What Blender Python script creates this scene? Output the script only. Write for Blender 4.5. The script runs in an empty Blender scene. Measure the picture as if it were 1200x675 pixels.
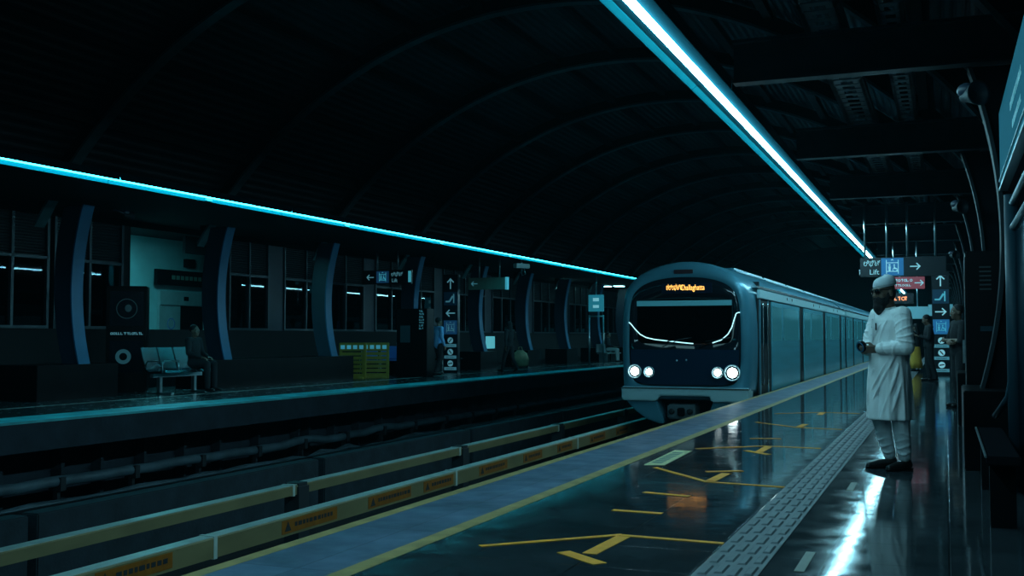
import bpy, bmesh, math, random
from mathutils import Vector, Matrix, Euler
random.seed(7)
SC = bpy.context.scene
COL = SC.collection
PI = math.pi

# ------------------------------------------------------------------ render look
SC.view_settings.view_transform = 'Standard'
SC.view_settings.look = 'None'
SC.view_settings.gamma = 1.0
SC.view_settings.exposure = 0.0
SC.view_settings.use_curve_mapping = False
SC.cycles.use_denoising = True
SC.cycles.max_bounces = 7
SC.cycles.diffuse_bounces = 4
SC.cycles.glossy_bounces = 4
SC.cycles.sample_clamp_indirect = 4.0

# ------------------------------------------------------------------ materials
def mat(name, col, rough=0.6, metal=0.0, var=0.0, vscale=4.0, bump=0.0, bscale=40.0, spec=0.5, stretch=None):
    m = bpy.data.materials.new(name); m.use_nodes = True
    nt = m.node_tree; b = nt.nodes['Principled BSDF']
    b.inputs['Base Color'].default_value = (*col, 1)
    b.inputs['Roughness'].default_value = rough
    b.inputs['Metallic'].default_value = metal
    b.inputs['Specular IOR Level'].default_value = spec
    if var or bump:
        tc = nt.nodes.new('ShaderNodeTexCoord'); mp = nt.nodes.new('ShaderNodeMapping')
        nt.links.new(tc.outputs['Object'], mp.inputs['Vector'])
        if stretch: mp.inputs['Scale'].default_value = stretch
    if var:
        n = nt.nodes.new('ShaderNodeTexNoise'); n.inputs['Scale'].default_value = vscale; n.inputs['Detail'].default_value = 5
        nt.links.new(mp.outputs[0], n.inputs['Vector'])
        r = nt.nodes.new('ShaderNodeValToRGB')
        r.color_ramp.elements[0].position = 0.3; r.color_ramp.elements[1].position = 0.72
        r.color_ramp.elements[0].color = (*[c*(1-var) for c in col], 1)
        r.color_ramp.elements[1].color = (*[min(1, c*(1+var)) for c in col], 1)
        nt.links.new(n.outputs['Fac'], r.inputs['Fac']); nt.links.new(r.outputs['Color'], b.inputs['Base Color'])
    if bump:
        n2 = nt.nodes.new('ShaderNodeTexNoise'); n2.inputs['Scale'].default_value = bscale; n2.inputs['Detail'].default_value = 4
        nt.links.new(mp.outputs[0], n2.inputs['Vector'])
        bp = nt.nodes.new('ShaderNodeBump'); bp.inputs['Strength'].default_value = bump; bp.inputs['Distance'].default_value = 0.02
        nt.links.new(n2.outputs['Fac'], bp.inputs['Height']); nt.links.new(bp.outputs[0], b.inputs['Normal'])
    return m

def emit(name, col, strength, base=(0.02, 0.02, 0.02), rough=0.4, spec=0.5):
    m = bpy.data.materials.new(name); m.use_nodes = True
    b = m.node_tree.nodes['Principled BSDF']
    b.inputs['Base Color'].default_value = (*base, 1)
    b.inputs['Roughness'].default_value = rough
    b.inputs['Specular IOR Level'].default_value = spec
    b.inputs['Emission Color'].default_value = (*col, 1)
    b.inputs['Emission Strength'].default_value = strength
    return m

def glass(name, tint, rough=0.03, opacity=0.5):
    """dark tinted pane: part see-through, part mirror"""
    m = bpy.data.materials.new(name); m.use_nodes = True
    nt = m.node_tree; nt.nodes.clear()
    out = nt.nodes.new('ShaderNodeOutputMaterial')
    tr = nt.nodes.new('ShaderNodeBsdfTransparent'); tr.inputs['Color'].default_value = (*tint, 1)
    gl = nt.nodes.new('ShaderNodeBsdfGlossy'); gl.inputs['Roughness'].default_value = rough
    gl.inputs['Color'].default_value = (0.75, 0.9, 0.95, 1)
    fr = nt.nodes.new('ShaderNodeLayerWeight'); fr.inputs['Blend'].default_value = opacity
    mx = nt.nodes.new('ShaderNodeMixShader')
    nt.links.new(fr.outputs['Fresnel'], mx.inputs['Fac'])
    nt.links.new(tr.outputs[0], mx.inputs[1]); nt.links.new(gl.outputs[0], mx.inputs[2])
    nt.links.new(mx.outputs[0], out.inputs['Surface'])
    return m

def floor_mat(name, col, rlo, rhi, tile, grout=0.35, bump=0.02, spec=0.5):
    """polished stone tiles: brick joints, cloudy colour, uneven gloss"""
    m = bpy.data.materials.new(name); m.use_nodes = True
    nt = m.node_tree; b = nt.nodes['Principled BSDF']; L = nt.links.new
    tc = nt.nodes.new('ShaderNodeTexCoord')
    br = nt.nodes.new('ShaderNodeTexBrick')
    br.offset = 0.0
    br.inputs['Scale'].default_value = 1.0
    br.inputs['Brick Width'].default_value = tile[0]; br.inputs['Row Height'].default_value = tile[1]
    br.inputs['Mortar Size'].default_value = 0.006; br.inputs['Mortar Smooth'].default_value = 0.3
    br.inputs['Color1'].default_value = (*[c*0.85 for c in col], 1); br.inputs['Color2'].default_value = (*[c*1.15 for c in col], 1)
    br.inputs['Mortar'].default_value = (*[c*grout for c in col], 1)
    L(tc.outputs['Object'], br.inputs['Vector'])
    n = nt.nodes.new('ShaderNodeTexNoise'); n.inputs['Scale'].default_value = 2.2; n.inputs['Detail'].default_value = 7
    L(tc.outputs['Object'], n.inputs['Vector'])
    mx = nt.nodes.new('ShaderNodeMix'); mx.data_type = 'RGBA'; mx.blend_type = 'MULTIPLY'; mx.inputs[0].default_value = 0.7
    rp = nt.nodes.new('ShaderNodeValToRGB'); rp.color_ramp.elements[0].color = (0.45, 0.45, 0.45, 1); rp.color_ramp.elements[1].color = (1.25, 1.25, 1.25, 1)
    rp.color_ramp.elements[0].position = 0.3; rp.color_ramp.elements[1].position = 0.7
    L(n.outputs['Fac'], rp.inputs['Fac']); L(br.outputs['Color'], mx.inputs[6]); L(rp.outputs['Color'], mx.inputs[7])
    L(mx.outputs[2], b.inputs['Base Color'])
    n3 = nt.nodes.new('ShaderNodeTexNoise'); n3.inputs['Scale'].default_value = 5; n3.inputs['Detail'].default_value = 6
    L(tc.outputs['Object'], n3.inputs['Vector'])
    mr = nt.nodes.new('ShaderNodeMapRange'); mr.inputs['To Min'].default_value = rlo; mr.inputs['To Max'].default_value = rhi
    mr.inputs['From Min'].default_value = 0.3; mr.inputs['From Max'].default_value = 0.7
    L(n3.outputs['Fac'], mr.inputs['Value']); L(mr.outputs[0], b.inputs['Roughness'])
    bp = nt.nodes.new('ShaderNodeBump'); bp.inputs['Strength'].default_value = 0.25; bp.inputs['Distance'].default_value = bump; bp.invert = True
    L(br.outputs['Fac'], bp.inputs['Height'])
    bp2 = nt.nodes.new('ShaderNodeBump'); bp2.inputs['Strength'].default_value = 0.06; bp2.inputs['Distance'].default_value = 0.02
    n4 = nt.nodes.new('ShaderNodeTexNoise'); n4.inputs['Scale'].default_value = 3.0; n4.inputs['Detail'].default_value = 2
    L(tc.outputs['Object'], n4.inputs['Vector']); L(n4.outputs['Fac'], bp2.inputs['Height'])
    L(bp.outputs[0], bp2.inputs['Normal']); L(bp2.outputs[0], b.inputs['Normal'])
    b.inputs['Specular IOR Level'].default_value = spec
    return m

LIGHT = (0.37, 0.91, 1.10)
M = dict(
    floor=floor_mat('polished_floor_tiles', (0.0291, 0.0379, 0.0437), 0.05, 0.11, (0.6, 0.6), spec=0.15),
    lfloor=floor_mat('far_floor_tiles', (0.04, 0.06, 0.064), 0.14, 0.3, (0.6, 0.6)),
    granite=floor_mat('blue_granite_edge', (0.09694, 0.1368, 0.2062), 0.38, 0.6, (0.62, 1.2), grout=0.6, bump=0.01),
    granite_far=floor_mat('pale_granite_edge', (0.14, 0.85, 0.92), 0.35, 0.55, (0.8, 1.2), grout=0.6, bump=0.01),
    yline=mat('yellow_line_paint', (0.4078, 0.2718, 0.09409), 0.5, var=0.25, vscale=6),
    paleline=mat('pale_line_paint', (0.45, 0.40, 0.38), 0.5, var=0.2, vscale=6),
    tape=mat('orange_yellow_tape', (0.95, 0.31, 0.003), 0.75, var=0.12, vscale=9),
    olivetape=mat('olive_tape', (0.068, 0.064, 0.028), 0.5, var=0.2),
    tactile=mat('grey_tactile_rubber', (0.0692, 0.0885, 0.0996), 0.6, var=0.15, vscale=7),
    platewhite=mat('pale_green_plate', (0.75, 0.70, 0.38), 0.4, var=0.2, vscale=14),
    darktext=mat('dark_lettering', (0.02, 0.025, 0.03), 0.6),
    concrete=mat('platform_concrete', (0.020, 0.028, 0.040), 0.9, var=0.3, vscale=2.5, bump=0.2, bscale=20),
    curb=mat('kerb_concrete', (0.01764, 0.02772, 0.0378), 0.85, var=0.35, vscale=3, bump=0.25, bscale=25),
    ballast=mat('track_bed', (0.014, 0.016, 0.018), 0.95, var=0.4, vscale=3, bump=0.6, bscale=15),
    rail=mat('rail_steel', (0.10, 0.10, 0.11), 0.35, 1.0, var=0.2),
    coveryellow=mat('third_rail_cover_yellow', (0.2455, 0.1901, 0.09266), 0.42, var=0.22, vscale=3, stretch=(1, 0.4, 1)),
    covertop=mat('third_rail_cover_top', (0.5236, 0.5712, 0.5236), 0.35, var=0.2),
    coverlabel=mat('orange_warning_label', (0.324, 0.099, 0.00675), 0.5, var=0.2, vscale=8),
    bracket=mat('black_bracket', (0.02, 0.025, 0.03), 0.6),
    pipe=mat('pale_cable_pipe', (0.0825, 0.1237, 0.15), 0.5, var=0.35, vscale=2),
    column=mat('blue_painted_steel', (0.018, 0.13, 0.26), 0.4, var=0.12, vscale=2),
    postshade=mat('shade_darkened_post_teal', (0.010, 0.035, 0.05), 0.5, spec=0.2),  # post colour darkened to stand for the shade around it
    shadesteel=mat('shade_darkened_steel', (0.010, 0.020, 0.026), 0.6, spec=0.25),  # near column flanges: shade put into the colour; also on loudspeaker horns
    columnweb=mat('dark_blue_shade_steel', (0.01925, 0.035, 0.0595), 0.45, var=0.15, vscale=2),  # column web: shade on the unlit side put into the colour
    plinth=mat('black_granite_plinth', (0.0048, 0.0056, 0.0064), 0.3, spec=0.12, var=0.3),
    roof=mat('dark_roof_sheet', (0.024, 0.0336, 0.0408), 0.5, 0.0, var=0.25, vscale=1.2),
    rib=mat('roof_rib_lit_steel', (0.08, 0.16, 0.176), 0.30, 0.2, var=0.2),
    purlin=mat('black_purlin', (0.01, 0.012, 0.014), 0.7),
    beam=mat('dark_beam_steel', (0.035, 0.056, 0.07), 0.4, 0.0, var=0.2),
    tray=mat('galvanised_tray', (0.21, 0.266, 0.294), 0.45, 0.4, var=0.2),
    wall=mat('dark_wall_panel', (0.0045, 0.006, 0.0075), 0.8, var=0.25, vscale=1.5),
    louvre=mat('slatted_panel', (0.01125, 0.01575, 0.02025), 0.5, var=0.2),
    frame=mat('window_frame_metal', (0.045, 0.0675, 0.081), 0.35, 0.5),
    teal=mat('painted_teal_wall', (0.30, 0.50, 0.50), 0.7, var=0.12, vscale=1.5),
    liftsteel=mat('satin_lift_steel', (0.35, 0.42, 0.42), 0.45, 0.2, var=0.1),
    steel=mat('brushed_steel', (0.45, 0.55, 0.58), 0.3, 0.9, var=0.15, vscale=3),
    chrome=mat('polished_steel_seat', (0.6, 0.68, 0.704), 0.25, 1.0),
    housing=mat('teal_grey_housing', (0.003, 0.016, 0.021), 0.8, 0.0, var=0.05, spec=0.0),
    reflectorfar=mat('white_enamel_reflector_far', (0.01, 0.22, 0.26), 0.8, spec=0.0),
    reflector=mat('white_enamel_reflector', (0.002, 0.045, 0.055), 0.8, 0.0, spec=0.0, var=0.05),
    housingedge=mat('grey_metal_edge', (0.256, 0.336, 0.368), 0.35, 0.6),
    black=mat('black_plastic', (0.005, 0.006, 0.007), 0.35, spec=0.12),
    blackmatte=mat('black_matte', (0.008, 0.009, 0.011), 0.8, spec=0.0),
    signblack=mat('sign_face_black', (0.012, 0.02, 0.028), 0.3),
    signblue=emit('sign_blue_emissive', (0.02, 0.19, 0.45), 0.42, (0.03, 0.15, 0.35)),  # sign faces emit faintly
    signred=emit('sign_red_emissive', (0.30, 0.07, 0.10), 0.35, (0.35, 0.08, 0.10)),
    signwhite=emit('sign_white_emissive', (0.30, 0.80, 0.95), 0.45, (0.5, 0.6, 0.6)),
    signdim=emit('sign_pale_dim', (0.16, 0.52, 0.66), 0.32, (0.3, 0.4, 0.4)),
    signdimlabel=emit('sign_label_dim', (0.08, 0.30, 0.40), 0.30, (0.2, 0.35, 0.4)),
    signdimblue=emit('sign_blue_dim', (0.02, 0.13, 0.32), 0.16, (0.02, 0.08, 0.18)),
    boardtext=emit('nameboard_lettering', (0.06, 0.36, 0.44), 0.26, (0.2, 0.4, 0.45)),
    signcyan=emit('sign_cyan_emissive', (0.08, 0.55, 0.70), 0.40, (0.2, 0.5, 0.6)),  # also emits from sign end caps and one hanger rod
    signgrey=mat('sign_grey_green', (0.16, 0.22, 0.17), 0.5),
    signteal=emit('nameboard_teal_emissive', (0.012, 0.13, 0.20), 0.55, (0.004, 0.035, 0.05), 0.9, 0.05),
    signlabel=emit('label_pale_emissive', (0.08, 0.33, 0.43), 0.35, (0.2, 0.42, 0.48)),  # also emits from a carried bag
    led=emit('orange_led', (1.0, 0.48, 0.10), 2.6),
    ledred=emit('amber_led', (1.0, 0.35, 0.15), 1.3),
    traingrey=mat('train_silver_paint', (0.088, 0.288, 0.384), 0.30, 0.25, var=0.08, vscale=2),
    trainside=mat('train_brushed_steel', (0.13, 0.50, 0.60), 0.34, 0.35, var=0.12, vscale=3, stretch=(1, 0.1, 3)),
    trainwhite=mat('train_pale_band', (0.48, 0.70, 0.74), 0.35, 0.1),
    trainblue=mat('train_navy_paint', (0.008, 0.028, 0.06), 0.18),
    mask=mat('train_black_gloss', (0.006, 0.012, 0.018), 0.10, spec=0.6),
    rubber=mat('black_rubber', (0.010, 0.012, 0.014), 0.6),
    windscreen=glass('windscreen_glass', (0.20, 0.34, 0.38), 0.02, 0.25),
    sideglass=glass('train_side_glass', (0.30, 0.60, 0.68), 0.06, 0.06),
    saloonglass=emit('teal_glow_glass', (0.02, 0.17, 0.22), 0.42, (0.02, 0.05, 0.06), 0.12),  # opaque pane; teal reflections put in as its own glow
    traininside=emit('glowing_saloon_lining', (0.015, 0.28, 0.38), 1.1, (0.2, 0.3, 0.33)),  # lining glows by itself to brighten the windows
    pane=glass('dark_window_glass', (0.16, 0.22, 0.25), 0.02, 0.20),
    headlight=emit('headlamp_lens', (0.75, 1.0, 1.05), 14.0),
    brightline=emit('white_bright_line', (0.45, 0.95, 1.05), 1.6),
    tube=emit('fluorescent_tube', LIGHT, 58.0),
    tubefar=emit('fluorescent_tube_far', (0.03, 0.75, 1.0), 15.0),
    lamp=emit('small_lamp', (0.35, 0.95, 1.0), 8.0),
    yellowplastic=mat('yellow_plastic', (0.31, 0.23, 0.03), 0.45, var=0.15),
    cyansheet=emit('glowing_reflector_sheet', (0.10, 0.55, 0.75), 0.18, (0.3, 0.75, 0.85)),  # returned light of the sheet put in as emission
    blueseat=mat('blue_vinyl', (0.06, 0.25, 0.75), 0.45),
    poster=emit('emissive_poster', (0.15, 0.75, 0.85), 0.40, (0.5, 0.8, 0.85)),  # sheet emits faintly
    skin=mat('brown_skin', (0.20, 0.125, 0.09), 0.5),
    beard=mat('black_beard', (0.006, 0.006, 0.007), 0.85, bump=0.6, bscale=120),
    hair=mat('black_hair', (0.008, 0.008, 0.009), 0.7, bump=0.4, bscale=120),
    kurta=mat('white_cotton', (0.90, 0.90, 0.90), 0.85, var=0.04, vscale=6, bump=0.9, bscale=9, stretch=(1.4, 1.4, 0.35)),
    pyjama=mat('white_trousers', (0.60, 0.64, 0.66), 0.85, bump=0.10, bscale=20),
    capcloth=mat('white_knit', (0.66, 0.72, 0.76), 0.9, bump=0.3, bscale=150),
    shoe=mat('black_leather', (0.010, 0.009, 0.009), 0.35),
    shades=mat('dark_lens', (0.004, 0.004, 0.005), 0.12),
    eye=mat('eye_white', (0.45, 0.45, 0.45), 0.3),
    clothdark=mat('black_cloth', (0.018, 0.020, 0.024), 0.9),
    clothnavy=mat('navy_cloth', (0.03, 0.05, 0.09), 0.9),
    clothblue=mat('sky_blue_shirt', (0.28, 0.60, 1.0), 0.85, bump=0.15, bscale=14),
    clothpale=mat('pale_trousers', (0.35, 0.42, 0.42), 0.9),
    clothyellow=mat('mustard_cloth', (0.75, 0.42, 0.06), 0.9),
    clothjeans=mat('blue_denim', (0.08, 0.20, 0.32), 0.9),
    bag=mat('olive_bag', (0.32, 0.28, 0.17), 0.8, var=0.3, vscale=6),
)

# ------------------------------------------------------------------ mesh helpers
class MB:
    def __init__(s): s.v = []; s.f = []; s.sm = []
    def add(s, vs, fs, smooth=False):
        b = len(s.v); s.v += [tuple(v) for v in vs]
        s.f += [tuple(b+i for i in f) for f in fs]; s.sm += [smooth]*len(fs); return s
    def box(s, x0, x1, y0, y1, z0, z1):
        v = [(x, y, z) for z in (z0, z1) for y in (y0, y1) for x in (x0, x1)]
        return s.add(v, [(0, 2, 3, 1), (4, 5, 7, 6), (0, 1, 5, 4), (2, 6, 7, 3), (0, 4, 6, 2), (1, 3, 7, 5)])
    def cbox(s, c, sz, rot=None):
        h = [q/2 for q in sz]; R = Euler(rot).to_matrix() if rot else Matrix.Identity(3); c = Vector(c)
        v = [c + R @ Vector((sx*h[0], sy*h[1], sz_*h[2])) for sz_ in (-1, 1) for sy in (-1, 1) for sx in (-1, 1)]
        return s.add(v, [(0, 2, 3, 1), (4, 5, 7, 6), (0, 1, 5, 4), (2, 6, 7, 3), (0, 4, 6, 2), (1, 3, 7, 5)])
    def prism(s, poly, a, b, axis='y'):
        """closed polygon (u,w) extruded a..b; axis y: (x,z), axis x: (y,z), axis z: (x,y)"""
        mk = {'y': lambda p, t: (p[0], t, p[1]), 'x': lambda p, t: (t, p[0], p[1]), 'z': lambda p, t: (p[0], p[1], t)}[axis]
        n = len(poly)
        v = [mk(p, a) for p in poly] + [mk(p, b) for p in poly]
        f = [tuple(range(n)), tuple(range(2*n-1, n-1, -1))] + [(i, (i+1) % n, n+(i+1) % n, n+i) for i in range(n)]
        return s.add(v, f)
    def tube(s, pts, r, n=10, closed=False):
        pts = [Vector(p) for p in pts]; rs = r if isinstance(r, (list, tuple)) else [r]*len(pts)
        v = []; f = []; k = len(pts); up = None
        for i, p in enumerate(pts):
            a = pts[(i-1) % k] if (closed or i > 0) else p; b = pts[(i+1) % k] if (closed or i < k-1) else p
            t = (b-a).normalized()
            if up is None: up = t.orthogonal().normalized()
            up = (up - t*up.dot(t)).normalized(); w = t.cross(up)
            v += [p + (up*math.cos(2*PI*j/n) + w*math.sin(2*PI*j/n))*rs[i] for j in range(n)]
        for i in range(k if closed else k-1):
            for j in range(n):
                a = i*n+j; b = i*n+(j+1) % n; c = ((i+1) % k)*n+(j+1) % n; d = ((i+1) % k)*n+j
                f.append((a, b, c, d))
        s.add(v, f, True)
        if not closed:
            o = len(s.v)-len(v)
            s.f += [tuple(o+j for j in range(n-1, -1, -1)), tuple(o+(k-1)*n+j for j in range(n))]; s.sm += [False]*2
        return s
    def loft(s, rings, cap=True, smooth=True, closed=True):
        n = len(rings[0]); v = [p for r in rings for p in r]; f = []
        for i in range(len(rings)-1):
            for j in range(n if closed else n-1):
                f.append((i*n+j, i*n+(j+1) % n, (i+1)*n+(j+1) % n, (i+1)*n+j))
        s.add(v, f, smooth)
        if cap:
            o = len(s.v)-len(v)
            s.f += [tuple(o+j for j in range(n-1, -1, -1)), tuple(o+(len(rings)-1)*n+j for j in range(n))]; s.sm += [False]*2
        return s
    def lathe(s, prof, n=20, c=(0, 0, 0), axis='z'):
        mk = {'z': lambda r, h, a: (c[0]+r*math.cos(a), c[1]+r*math.sin(a), c[2]+h),
              'y': lambda r, h, a: (c[0]+r*math.cos(a), c[1]+h, c[2]+r*math.sin(a)),
              'x': lambda r, h, a: (c[0]+h, c[1]+r*math.cos(a), c[2]+r*math.sin(a))}[axis]
        return s.loft([[mk(max(r, 1e-4), h, 2*PI*j/n) for j in range(n)] for r, h in prof])
    def annulus(s, r0, r1, h0, h1, c, axis='y', n=24):
        pr = [(r0, h0), (r1, h0), (r1, h1), (r0, h1), (r0, h0)]
        mk = {'y': lambda r, h, a: (c[0]+r*math.cos(a), c[1]+h, c[2]+r*math.sin(a)), 'x': lambda r, h, a: (c[0]+h, c[1]+r*math.cos(a), c[2]+r*math.sin(a))}[axis]
        return s.loft([[mk(r, h, 2*PI*j/n) for j in range(n)] for r, h in pr], cap=False, smooth=False)
    def ball(s, c, r, nu=14, nv=9, R=None):
        c = Vector(c); r = (r, r, r) if not isinstance(r, (tuple, list)) else r; R = R or Matrix.Identity(3)
        rings = [[c + R @ Vector((r[0]*math.sin(PI*i/nv)*math.cos(2*PI*j/nu) if 0 < i < nv else 1e-4*math.cos(2*PI*j/nu),
                                  r[1]*math.sin(PI*i/nv)*math.sin(2*PI*j/nu) if 0 < i < nv else 1e-4*math.sin(2*PI*j/nu),
                                  -r[2]*math.cos(PI*i/nv))) for j in range(nu)] for i in range(nv+1)]
        return s.loft(rings)
    def capsule(s, a, b, ra, rb, n=12):
        a = Vector(a); b = Vector(b); t = (b-a)
        if t.length < 1e-6: return s.ball(a, ra)
        t.normalize(); u = t.orthogonal().normalized(); w = t.cross(u); rings = []
        ring = lambda p, r: [p + (u*math.cos(2*PI*j/n)+w*math.sin(2*PI*j/n))*r for j in range(n)]
        for k in range(5):
            q = k/5*PI/2; rings.append(ring(a - t*ra*math.cos(q), max(ra*math.sin(q), 1e-4)))
        rings.append(ring(a, ra)); rings.append(ring(b, rb))
        for k in range(4, -1, -1):
            q = k/5*PI/2; rings.append(ring(b + t*rb*math.cos(q), max(rb*math.sin(q), 1e-4)))
        return s.loft(rings)
    def mesh(s, name, m=None):
        me = bpy.data.meshes.new(name); me.from_pydata(s.v, [], s.f)
        me.polygons.foreach_set('use_smooth', s.sm); 
        bm = bmesh.new(); bm.from_mesh(me); bmesh.ops.recalc_face_normals(bm, faces=bm.faces); bm.to_mesh(me); bm.free()
        if m: me.materials.append(M[m] if isinstance(m, str) else m)
        me.update(); return me
    def build(s, name, m, parent=None, bevel=0.0):
        me = s.mesh(name, m)
        if bevel:
            bm = bmesh.new(); bm.from_mesh(me)
            es = [e for e in bm.edges if len(e.link_faces) == 2 and e.calc_face_angle(0) > 0.6]
            bmesh.ops.bevel(bm, geom=es, offset=bevel, segments=2, affect='EDGES', clamp_overlap=True)
            bm.to_mesh(me); bm.free()
        return link(name, me, parent)

def link(name, me, parent=None):
    o = bpy.data.objects.new(name, me); COL.objects.link(o)
    if parent: o.parent = parent
    return o

def thing(name, label, cat, loc=(0, 0, 0), rz=0.0, group=None):
    o = bpy.data.objects.new(name, None); COL.objects.link(o)
    o.location = loc; o.rotation_euler = (0, 0, rz); o.empty_display_size = 0.1
    return tag(o, label, cat, group)
def tag(o, label, cat, group=None):
    o['label'] = label; o['category'] = cat
    if group: o['group'] = group
    return o
def struct(name, mb, m, parent=None, bevel=0.0):
    o = mb.build(name, m, parent, bevel)
    if not parent: o['kind'] = 'structure'
    return o

def copy_tree(o, parent=None):
    c = o.copy(); COL.objects.link(c)
    if parent: c.parent = parent
    for ch in list(o.children): copy_tree(ch, c)
    return c

ORD = ['first', 'second', 'third', 'fourth', 'fifth', 'sixth', 'seventh', 'eighth', 'ninth', 'tenth', 'eleventh', 'twelfth',
       'thirteenth', 'fourteenth', 'fifteenth', 'sixteenth', 'seventeenth', 'eighteenth', 'nineteenth', 'twentieth']

def text_mesh(body, size, m, name='lettering', extrude=0.002, align='LEFT', sx=1.0):
    cu = bpy.data.curves.new(name, 'FONT'); cu.body = body; cu.size = size; cu.extrude = extrude; cu.align_x = align
    cu.resolution_u = 3
    t = bpy.data.objects.new(name, cu); COL.objects.link(t)
    bpy.context.view_layer.update()
    ev = t.evaluated_get(bpy.context.evaluated_depsgraph_get())
    me = bpy.data.meshes.new_from_object(ev)
    bpy.data.objects.remove(t); bpy.data.curves.remove(cu)
    me.materials.clear(); me.materials.append(M[m])
    if sx != 1.0:
        me.transform(Matrix.Diagonal((sx, 1, 1, 1)))
    return me
def text(body, size, m, loc, rot, parent, name='lettering', align='LEFT', sx=1.0, extrude=0.002):
    me = text_mesh(body, size, m, name, extrude, align, sx)
    o = link(name, me, parent); o.location = loc; o.rotation_euler = rot
    return o
FACE_Y = (PI/2, 0, 0)        # reads along +x, faces the -y side

def remeshed(mb, name, m, voxel=0.008, smooth=4, factor=0.5):
    me = mb.mesh(name)
    o = bpy.data.objects.new(name, me); COL.objects.link(o)
    md = o.modifiers.new('r', 'REMESH'); md.mode = 'VOXEL'; md.voxel_size = voxel; md.use_smooth_shade = True
    if smooth:
        sm = o.modifiers.new('s', 'SMOOTH'); sm.iterations = smooth; sm.factor = factor
    bpy.context.view_layer.update()
    out = bpy.data.meshes.new_from_object(o.evaluated_get(bpy.context.evaluated_depsgraph_get()))
    bpy.data.objects.remove(o); bpy.data.meshes.remove(me)
    out.name = name; out.materials.clear(); out.materials.append(M[m])
    return out

# ------------------------------------------------------------------ camera
cam = bpy.data.cameras.new('camera'); cam.sensor_width = 36.0; cam.lens = 1272.0/1200*36
co = bpy.data.objects.new('camera', cam); COL.objects.link(co)
YAW, PITCH = 0.0, 0.0
_u, _v = (1108-600)/1272.0, (337.5-395)/1272.0
_n = math.sqrt(_u*_u+_v*_v+1)
YAW = math.asin(_u/_n); PITCH = math.atan2(-_v, 1.0)
co.location = (0, 0, 1.18); co.rotation_euler = (PI/2+PITCH, 0, YAW)
cam.clip_end = 400
SC.camera = co

# ------------------------------------------------------------------ world
w = bpy.data.worlds.new('night'); SC.world = w; w.use_nodes = True
w.node_tree.nodes['Background'].inputs['Color'].default_value = (0.10, 0.5, 0.7, 1)
w.node_tree.nodes['Background'].inputs['Strength'].default_value = 0.004
# thin station haze, lit by the lamps
_vo = w.node_tree.nodes.new('ShaderNodeVolumeScatter'); _vo.inputs['Color'].default_value = (0.25, 0.85, 1.0, 1)
_vo.inputs['Density'].default_value = 0.00035; _vo.inputs['Anisotropy'].default_value = 0.35
w.node_tree.links.new(_vo.outputs[0], w.node_tree.nodes['World Output'].inputs['Volume'])

Y0, Y1 = -3.0, 92.0
EDGE_R, EDGE_L = -3.53, -12.0
BAYS = [6.1, 11.25, 16.4, 21.4, 26.5, 31.6, 36.7, 41.8, 46.9, 52.0, 57.1, 62.2, 67.3, 72.4, 77.5]

# ------------------------------------------------------------------ setting: platforms and track bed
struct('floor', MB().box(-2.86, 2.3, Y0, Y1, -0.30, 0.0), 'floor')
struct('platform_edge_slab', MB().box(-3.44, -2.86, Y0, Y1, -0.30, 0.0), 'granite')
struct('platform_slab', MB().box(EDGE_R, 2.3, Y0, Y1, -0.46, -0.302), 'concrete')
struct('wall_under_platform', MB().box(-2.9, -2.7, Y0, Y1, -1.7, -0.46), 'concrete')
struct('trim_1', MB().box(EDGE_R, -3.44, Y0, Y1, -0.30, 0.001), 'yline')
struct('trim_2', MB().box(-2.865, -2.755, Y0, Y1, -0.02, 0.0025), 'yline')
struct('track_bed', MB().box(-13.2, -2.7, Y0, Y1, -1.9, -1.62), 'ballast')
struct('floor_across_tracks', MB().box(-22.0, -12.78, Y0, Y1, -0.30, 0.0), 'lfloor')
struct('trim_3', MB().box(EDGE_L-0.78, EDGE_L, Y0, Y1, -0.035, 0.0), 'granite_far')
struct('trim_4', MB().box(-14.42, -14.30, Y0, Y1, -0.02, 0.0025), 'paleline')
struct('platform_slab', MB().box(-22.0, -12.78, Y0, Y1, -0.44, -0.302).box(-12.78, EDGE_L-.005, Y0, Y1, -0.44, -0.036), 'concrete')
struct('wall_under_far_platform', MB().box(-13.4, -13.0, Y0, Y1, -1.7, -0.44), 'concrete')
for i, y in enumerate([8.0, 9.0, 10.0, 11.0, 12.0, 13.19, 14.04, 15.07, 16.12, 17.16, 18.4, 19.84, 20.25, 21.3, 22.4, 23.5, 24.6, 25.7, 26.8, 27.9, 29.0, 30.1]):
    struct('wall_stud', MB().box(-12.98, -12.78, y-0.035, y+0.035, -1.5, -0.45), 'curb')

# tactile strip: base with four raised bars per tile
tb = MB().box(-1.19, -0.88, Y0, Y1, -0.01, 0.004)
y = 3.0; k = 0
while y < 62:
    for j in range(4):
        cx = -1.19+0.045+j*0.0735; yy = y + (0.05 if j % 2 else 0.0)
        tb.add([(cx-0.024, yy, .004), (cx+0.024, yy, .004), (cx+0.024, yy+0.215, .004), (cx-0.024, yy+0.215, .004),
                (cx-0.015, yy+0.01, .012), (cx+0.015, yy+0.01, .012), (cx+0.015, yy+0.205, .012), (cx-0.015, yy+0.205, .012)],
               [(4, 5, 6, 7), (0, 1, 5, 4), (1, 2, 6, 5), (2, 3, 7, 6), (3, 0, 4, 7)])
    y += 0.30
struct('tactile_paving', tb, 'tactile')

# kerb blocks between the tracks
for y in (-2.5, 3.25, 8.95, 14.7, 20.4, 26.1, 31.8, 37.5, 43.2, 48.9):
    o = struct('concrete_kerb', MB().box(-9.25, -9.0, y, y+5.58, -1.62, -0.70), 'curb', bevel=0.015)
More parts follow.
